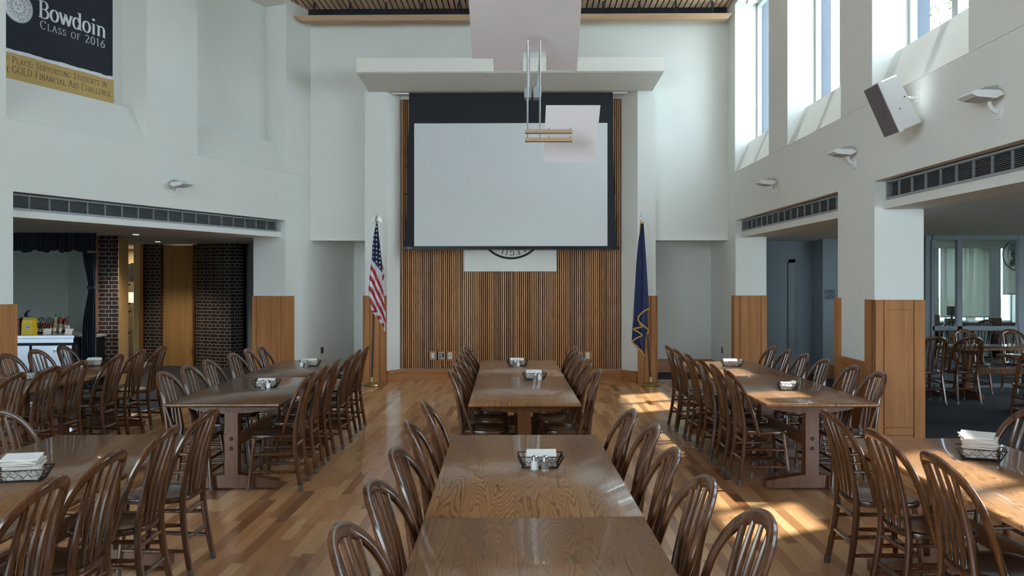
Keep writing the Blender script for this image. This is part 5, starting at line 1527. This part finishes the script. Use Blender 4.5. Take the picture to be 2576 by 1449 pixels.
def small_socket(fr, a, z, label, sgn=-1):
    t = thing('recess_socket', label, 'wall socket', fr.P(a, -0.003, z), 0, 'sockets of the recesses')
    m = MB(); m.box(fr, a-0.036, a+0.036, -0.007, 0.0, z-0.058, z+0.058); p = obj('cover_plate', m, M['sign'], t)
    for dz in (-0.022, 0.022):
        m = MB(); m.box(fr, a-0.017, a+0.017, -0.010, -0.007, z+dz-0.014, z+dz+0.014); obj('outlet_face', m, M['black'], p)
a, z = LW.hit(810, 881, 0); small_socket(LW, a, z, 'dark socket low on the wall of the left recess')
a, z = RW.hit(1817, 881, 0); small_socket(RW, a, z, 'dark socket low on the wall of the right recess')
m = MB(); a, z = EW.hit(939, 519, -0.27); m.box(EW, a-0.045, a+0.045, -0.282, -0.27, z-0.065, z+0.065)
t = obj('blank_cover', m, M['wall'], None); tag(t, 'white blank cover plate on the left portal column above the flag eagle', 'cover plate')
m = MB(); m.box(EW, a-0.04, a+0.04, -0.285, -0.282, z-0.06, z+0.06); obj('lid', m, M['wall'], t)

# ---------------------------------------------------------------- flags
def flagpole(name, label, base, top, d, finial):
    bx, tx = cx(base[0], d), cx(top[0], d)
    z1 = EYE + (HY-top[1])/F*d
    t = thing(name, label, 'flagpole', (bx, d, 0))
    m = MB(); m.lathe([(0.150, 0), (0.155, 0.012), (0.148, 0.026), (0.10, 0.042), (0.045, 0.052), (0.03, 0.06), (0.028, 0.14), (0.020, 0.145)], (bx, d, 0), 28); obj('base', m, M['brass'], t, True)
    m = MB(); P = [(bx + (tx-bx)*k/8, d, 0.05 + (z1-0.05)*k/8) for k in range(9)]
    m.sweep(P, 0.0155, n=10, ref=(0, 1, 0)); obj('pole', m, M['iron'], t, True)
    if finial == 'eagle':
        m = MB()
        m.lathe([(0.012, 0), (0.020, 0.01), (0.010, 0.03), (0.022, 0.045), (0.012, 0.062), (0.020, 0.075), (0.026, 0.10), (0.020, 0.135), (0.010, 0.15)], (tx, d, z1-0.02), 12)
        m.sweep([(tx, d, z1+0.12), (tx, d-0.006, z1+0.145), (tx-0.006, d-0.012, z1+0.158), (tx-0.020, d-0.014, z1+0.150)], [0.012, 0.014, 0.011, 0.003], n=8)
        for s in (-1, 1):
            pr = [(0, 0.085), (0.02, 0.115), (0.045, 0.135), (0.066, 0.128), (0.082, 0.095), (0.088, 0.045), (0.078, 0.030), (0.070, 0.060), (0.058, 0.050), (0.050, 0.078), (0.036, 0.066), (0.020, 0.072)]
            lo = [(tx+s*x, d-0.006-x*0.12, z1+y) for x, y in pr]; hi = [(p[0], p[1]+0.010, p[2]) for p in lo]
            m.loft([lo, hi])
        obj('eagle_finial', m, M['pewter'], t, True)
    else:
        m = MB(); m.lathe([(0.012, 0), (0.018, 0.02), (0.010, 0.04), (0.014, 0.06), (0.020, 0.085), (0.016, 0.12), (0.004, 0.20)], (tx, d, z1-0.01), 12); obj('spear_finial', m, M['chrome'], t, True)
    return t
FD = 13.42
flagpole('flagpole', 'brass based flagpole with an eagle finial at the left portal column', (935, 967), (947.5, 566), FD, 'eagle')
flagpole('flagpole', 'brass based flagpole with a spear finial at the right portal column', (1636.5, 967), (1612.5, 562), FD, 'spear')
def lerp_tab(T, y):
    if y <= T[0][0]: return T[0][1]
    for (a, p), (b_, q) in zip(T, T[1:]):
        if y <= b_: return p + (q-p)*(y-a)/(b_-a)
    return T[-1][1]
def cloth(left, right, ytop, ybot, folds, amp, mat_fn, mats, d, nu=48, nv=150, thick=0.004, phase=0.0):
    """hanging cloth; outline in view rows given as (row, column) tables, folds run down it"""
    m = MB(); ids = []
    for j in range(nv+1):
        row_ = []
        for i in range(nu+1):
            u = i/nu
            yt, yb = ytop, ybot(u); y = yt + (yb-yt)*j/nv
            px = lerp_tab(left, y) + (lerp_tab(right, y)-lerp_tab(left, y))*u
            w = (y-ytop)/200.0
            dd = d - 0.058 + amp*min(1, w+0.15)*sin(u*2*pi*folds + phase + y*0.004) + 0.3*amp*sin(u*2*pi*folds*2.3+1+y*0.01)
            row_.append((px, y, (cx(px, d), dd, EYE+(HY-y)/F*d)))
        ids.append(row_)
    n = len(m.v)
    for r in ids: m.v += [p[2] for p in r]
    N2 = (nu+1)*(nv+1)
    for r in ids: m.v += [(p[2][0], p[2][1]+thick, p[2][2]) for p in r]
    W_ = nu+1
    for j in range(nv):
        for i in range(nu):
            a = j*W_+i; y = (ids[j][i][1]+ids[j+1][i+1][1])/2; px = (ids[j][i][0]+ids[j+1][i+1][0])/2
            k = mat_fn(px, y, (i+0.5)/nu)
            m.face((a, a+1, a+W_+1, a+W_), k); m.face((N2+a, N2+a+W_, N2+a+W_+1, N2+a+1), k)
    for j in range(nv):
        for i in (0, nu):
            a = j*W_+i; m.face((a, a+W_, N2+a+W_, N2+a), mat_fn(ids[j][i][0], ids[j][i][1], i/nu))
    for i in range(nu):
        for j in (0, nv):
            a = j*W_+i; m.face((a, a+1, N2+a+1, N2+a), mat_fn(ids[j][i][0], ids[j][i][1], i/nu))
    return m
def q_(x, y, ox_=900, oy_=520, s=4.53): return (oy_+y/s, ox_+x/s)
LT = [q_(212, 205), q_(200, 260), q_(185, 330), q_(172, 450), q_(166, 600), q_(150, 700), q_(137, 820), q_(128, 950), q_(140, 1060), q_(160, 1180), q_(180, 1290), q_(200, 1330)]
RT = [q_(234, 205), q_(248, 330), q_(262, 450), q_(275, 560), q_(285, 650), q_(305, 720), q_(312, 790), q_(298, 850), q_(300, 960), q_(312, 1100), q_(322, 1200), q_(326, 1290), q_(320, 1400)]
def flag_col(px, y, u):
    X, Y = (px-900)*4.53, (y-520)*4.53
    if X > 285 and 650 < Y < 840: return 2 if int((Y-650)/62) % 2 == 0 else 1
    t_ = X-165
    k = 1.30 + 0.85*min(1, max(0, (Y-600)/250))
    c = Y - 600 - k*t_ if X > 165 else Y - 600 + (165-X)*1.1
    cant = Y - 600 - 1.28*t_
    if cant < 0 and Y < 745: return 0
    if Y > 1180 and X < 235 + (Y-1180)*0.45 and c > 430: return 1 if int((Y-1180+X*0.4)/52) % 2 == 0 else 2
    c = c*0.62 + cant*0.0
    return 1 if int(max(c, 0)/40.0) % 2 == 0 else 2
m = cloth(LT, RT, q_(0, 205)[0], lambda u: q_(0, 1180+240*min(1, u*1.05))[0], 2.4, 0.022, flag_col, None, FD)
us = obj('national_flag', m, [M['flag_blue'], M['flag_white'], M['red']], None, True, ang=1.2)
tag(us, 'stars and stripes flag hanging in folds from the left flagpole', 'flag')
st = [(222, 232), (224, 278), (222, 328), (197, 326), (222, 380), (191, 378), (222, 431), (189, 428), (222, 480), (189, 474), (259, 492), (222, 528), (187, 523), (260, 540), (222, 577), (186, 572), (259, 590), (222, 628), (259, 638), (259, 688)]
for X, Y in st:
    py_, px_ = q_(X, Y); r = 0.018; m = MB(); P = []
    for k in range(10):
        a = pi/2 + pi*k/5; rr_ = (r if k % 2 == 0 else r*0.42)*(0.72 if X < 200 else 1)
        P.append((cx(px_, FD)+rr_*cos(a), FD-0.090, EYE+(HY-py_)/F*FD + rr_*sin(a)))
    # stars are stitched on: a shallow raised star reaching back into the cloth
    m.loft([P, [(p[0], p[1]+0.03, p[2]) for p in P]]); obj('star', m, M['flag_white'], us)
def g_(x, y): return (520+y/3.083, 1570+x/3.083)
LT = [g_(121, 125), g_(112, 220), g_(104, 290), g_(90, 450), g_(80, 620), g_(71, 760), g_(64, 880), g_(56, 980), g_(53, 1040), g_(90, 1090), g_(130, 1130)]
RT = [g_(147, 125), g_(153, 200), g_(160, 300), g_(170, 430), g_(178, 560), g_(186, 700), g_(190, 785), g_(178, 800), g_(178, 960), g_(163, 1000), g_(158, 1080), g_(154, 1155)]
m = cloth(LT, RT, g_(0, 125)[0], lambda u: g_(0, 1045+115*u**0.9)[0], 1.7, 0.024, lambda a, b_, c: 0, None, FD, phase=1.0)
sf = obj('state_flag', m, [M['navy']], None, True, ang=1.2)
tag(sf, 'dark blue flag with a gold fringe hanging from the right flagpole', 'flag')
def fringe(P, w=0.013, dz=-0.095):
    m = MB(); Q = []
    for x, y in P:
        py_, px_ = g_(x, y); Q.append((cx(px_, FD), FD+dz, EYE+(HY-py_)/F*FD))
    m.sweep(smooth_path(Q, 3), w, 0.004, n=6, ref=(0, 1, 0)); obj('gold_fringe', m, M['gold'], sf)
fringe([(191, 786), (150, 806), (115, 838), (103, 860), (106, 885), (140, 918), (178, 952), (170, 988)])
fringe([(112, 905), (135, 928), (66, 944), (95, 965), (132, 993), (90, 1015), (54, 1042)], dz=-0.105)
fringe([(54, 1042), (90, 1085), (125, 1115), (153, 1155)])
fringe([(121, 128), (147, 128)], 0.02)
fringe([(119, 130), (112, 225)], 0.008)

# ---------------------------------------------------------------- wall wash lights
def washer(fr, px, py, label, side):
    a, z = fr.hit(px, py, 0)
    t = thing('wall_floodlight', label, 'wall light', fr.P(a, -0.005, z), 0, 'small white wall floodlights')
    m = MB(); n = 20
    P0 = [fr.P(a+0.055*cos(2*pi*k/n), 0, z+0.055*sin(2*pi*k/n)) for k in range(n)]; P1 = [fr.P(a+0.050*cos(2*pi*k/n), -0.02, z+0.050*sin(2*pi*k/n)) for k in range(n)]
    m.loft([P0, P1]); obj('mounting_plate', m, M['white'], t, True)
    m = MB(); m.sweep(smooth_path([fr.P(a, -0.015, z), fr.P(a, -0.055, z+0.03), fr.P(a, -0.075, z+0.08), fr.P(a, -0.07, z+0.11)], 3), 0.017, n=8); obj('bracket', m, M['white'], t, True)
    m = MB(); w = 0.10
    pr = [(-0.02, z+0.115), (-0.05, z+0.145), (-0.22, z+0.150), (-0.26, z+0.120), (-0.22, z+0.100), (-0.08, z+0.085)]
    m.extr(fr, pr, a-w, a+w); hd = obj('lamp_head', m, M['speaker'], t)
    m = MB(); pr = [(-0.05, z+0.145), (-0.06, z+0.185), (-0.15, z+0.170), (-0.20, z+0.150)]
    m.extr(fr, pr, a-w*0.8, a+w*0.8); obj('cooling_housing', m, M['plate_grey'], hd)
    m = MB(); m.extr(fr, [(-0.10, z+0.0865), (-0.21, z+0.0975), (-0.21, z+0.095), (-0.10, z+0.084)], a-w*0.85, a+w*0.85); obj('lens', m, M['plate_grey'], hd)
washer(LW, 437, 487, 'small white floodlight on the left wall over the air grille', 1)
washer(RW, 1952, 482, 'small white floodlight on the right wall farthest from us', -1)
washer(RW, 2150, 413, 'small white floodlight on the right wall below the second high window', -1)
washer(RW, 2514, 283, 'small white floodlight on the right wall nearest us, right of the loudspeaker', -1)

# ---------------------------------------------------------------- loudspeaker
D = 7.2; sx0_, sz0_ = cx(2248, D), EYE+(HY-265)/F*D
t = thing('wall_loudspeaker', 'white tilted loudspeaker with a grey grille on the right wall', 'loudspeaker', (sx0_, D, sz0_))
th = radians(24)
def sp(x, y, z): return (sx0_ + x*cos(th) + z*sin(-th), D + y, sz0_ + x*sin(th) + z*cos(th))
def sbox(m, x0, x1, y0, y1, z0, z1, x1t=None):
    x1t = x1 if x1t is None else x1t
    m.loft([[sp(x0, y0, z0), sp(x1, y0, z0), sp(x1, y1, z0), sp(x0, y1, z0)], [sp(x0, y0, z1), sp(x1t, y0, z1), sp(x1t, y1, z1), sp(x0, y1, z1)]])
m = MB()
rings = []
for z, e in ((-0.235, 0.01), (-0.225, 0.0), (0.225, 0.0), (0.235, 0.01)):
    rings.append([sp(-0.085, -0.14+e, z), sp(0.105-0.03*(z > 0), -0.11+e, z), sp(0.125-0.05*(z > 0), -0.06+e, z), sp(0.125-0.05*(z > 0), 0.06-e, z), sp(0.105-0.03*(z > 0), 0.11-e, z), sp(-0.085, 0.14-e, z)])
m.loft(rings); obj('cabinet', m, M['speaker'], t)
m = MB(); sbox(m, -0.120, -0.086, -0.142, 0.142, -0.237, 0.237); obj('front_bezel', m, M['speaker'], t)
m = MB(); sbox(m, -0.126, -0.119, -0.132, 0.132, -0.228, 0.228); gr = obj('grille', m, M['grille'], t)
m = MB(); sbox(m, -0.129, -0.126, -0.03, 0.005, -0.075, -0.035); bdg = obj('badge', m, M['sign'], gr)
m = MB(); sbox(m, -0.131, -0.129, -0.02, -0.006, -0.062, -0.048); obj('badge_mark', m, M['white'], bdg)
for zz_, xx_ in ((-0.05, -0.03), (0.03, 0.05)):
    m = MB(); m.loft([[sp(xx_+0.005*cos(k*pi/4), -0.145+0.02, zz_+0.005*sin(k*pi/4)) for k in range(8)], [sp(xx_+0.005*cos(k*pi/4), -0.149+0.012, zz_+0.005*sin(k*pi/4)) for k in range(8)]]); obj('screw', m, M['iron'], t)
wl = RW.hit(2308, 243, 0)
m = MB(); m.box(RW, wl[0]-0.035, wl[0]+0.035, -0.012, 0.0, wl[1]-0.06, wl[1]+0.06); obj('wall_plate', m, M['speaker'], t)
m = MB(); m.sweep([RW.P(wl[0], -0.01, wl[1]-0.01), RW.P(wl[0], -0.12, wl[1]-0.01), sp(0.09, 0, 0.02)], 0.012, n=8); obj('bracket_arm', m, M['speaker'], t)

# ---------------------------------------------------------------- suspended light and its white reflector boards
t = thing('suspended_uplight', 'suspended light on two thin rods with white reflector boards above the middle aisle', 'hanging light', (cx(1345, 8.3), 8.3, 3.25))
def q3(px, py, d): return (cx(px, d), d, EYE+(HY-py)/F*d)
def board(P, name, mt, th=0.02, notch=None):
    m = MB(); n = len(P); lo = [Vector(p) for p in P]
    nn = (lo[1]-lo[0]).cross(lo[-1]-lo[0]).normalized()*th
    k = m.pts([tuple(p) for p in lo] + [tuple(p+nn) for p in lo])
    m.face(list(range(k, k+n))[::-1]); m.face(range(k+n, k+2*n))
    for i in range(n): m.face((k+i, k+(i+1) % n, k+n+(i+1) % n, k+n+i))
    return obj(name, m, mt, t)
# big inclined board with a notch; rows map to depths along one inclined plane
def inc(px, py, d0=9.0, p0=175.0, slope=0.484):
    # plane: Z = Z0 + slope*(d0 - y)
    Z0 = EYE+(HY-p0)/F*d0; k = (HY-py)/F
    d = (Z0 + slope*d0 - EYE)/(k + slope); return (cx(px, d), d, EYE + k*d)
board([inc(1242, 175), inc(1316, 175), inc(1316, 128), inc(1374, 128), inc(1374, 174), inc(1451, 175), inc(1469, -90), inc(1228, -90)], 'reflector_board', M['white_board'])
board([inc(1188, 144, 9.5, 144), inc(1262, 144, 9.5, 144), inc(1262, -95, 9.5, 144), inc(1174, -95, 9.5, 144)], 'rear_reflector_board', M['white_board'])
board([q3(1367, 409, 8.35), q3(1495, 409.5, 8.35), q3(1510.5, 266, 8.05), q3(1373.5, 266, 8.05)], 'lower_reflector_board', M['white_board'], -0.015)
for a0, a1 in (((1332, 100), (1327, 357)), ((1359, 100), (1358, 357))):
    m = MB(); p = inc(*a0); e = q3(a1[0], a1[1], 8.25)
    m.sweep([(p[0], p[1], p[2]+0.02), (e[0], 8.25, p[2]-0.10), (e[0], 8.25, e[2])], 0.0085, n=8, ref=(0, 1, 0)); obj('rod', m, M['chrome'], t)
for a0, a1 in (((1333, 125), (1329, 225)), ((1360, 125), (1352, 225))):
    m = MB(); p = q3(a0[0], a0[1], 8.5); e = q3(a1[0], a1[1], 8.45)
    m.sweep([p, e], 0.014, 0.007, n=6, ref=(0, 1, 0)); obj('arm', m, M['plate_grey'], t)
for px0, px1, py0, py1 in ((1319, 1339, 220, 249), (1341.5, 1362, 220, 249)):
    m = MB(); a, c = q3(px0, py1, 8.4), q3(px1, py0, 8.4)
    m.box(WF, a[0], c[0]-0.01, 8.33, 8.47, a[2], c[2]-0.02); m.box(WF, a[0]+0.01, c[0], 8.36, 8.44, a[2]+0.03, c[2])
    obj('lamp_box', m, M['vent_metal'], t)
for py, dd in ((331, 7.85), (352, 7.9)):
    m = MB(); a, c = q3(1321, py+4.5, dd), q3(1439, py-4.5, dd)
    m.box(WF, a[0], c[0], dd-0.03, dd+0.03, a[2], c[2]); rl = obj('rail', m, M['oak_pale'], t)
    for px_ in (1380, 1434.5):
        m = MB(); a, c = q3(px_-1.5, py-4, dd), q3(px_+1.5, py-9.5, dd); m.box(WF, a[0], c[0], dd-0.01, dd+0.06, a[2], c[2]); obj('clip', m, M['chrome'], rl)
# track light high in the farthest window niche
m = MB(); m.box(RW, nch[0][0]+0.25, nch[0][0]+0.75, 0.12, 0.20, ZN-0.06, ZN); m.box(RW, nch[0][0]+0.3, nch[0][0]+0.42, 0.10, 0.22, ZN-0.11, ZN-0.05)
tag(obj('niche_track_light', m, M['white'], None), 'white track light under the head of the farthest window niche', 'track light')
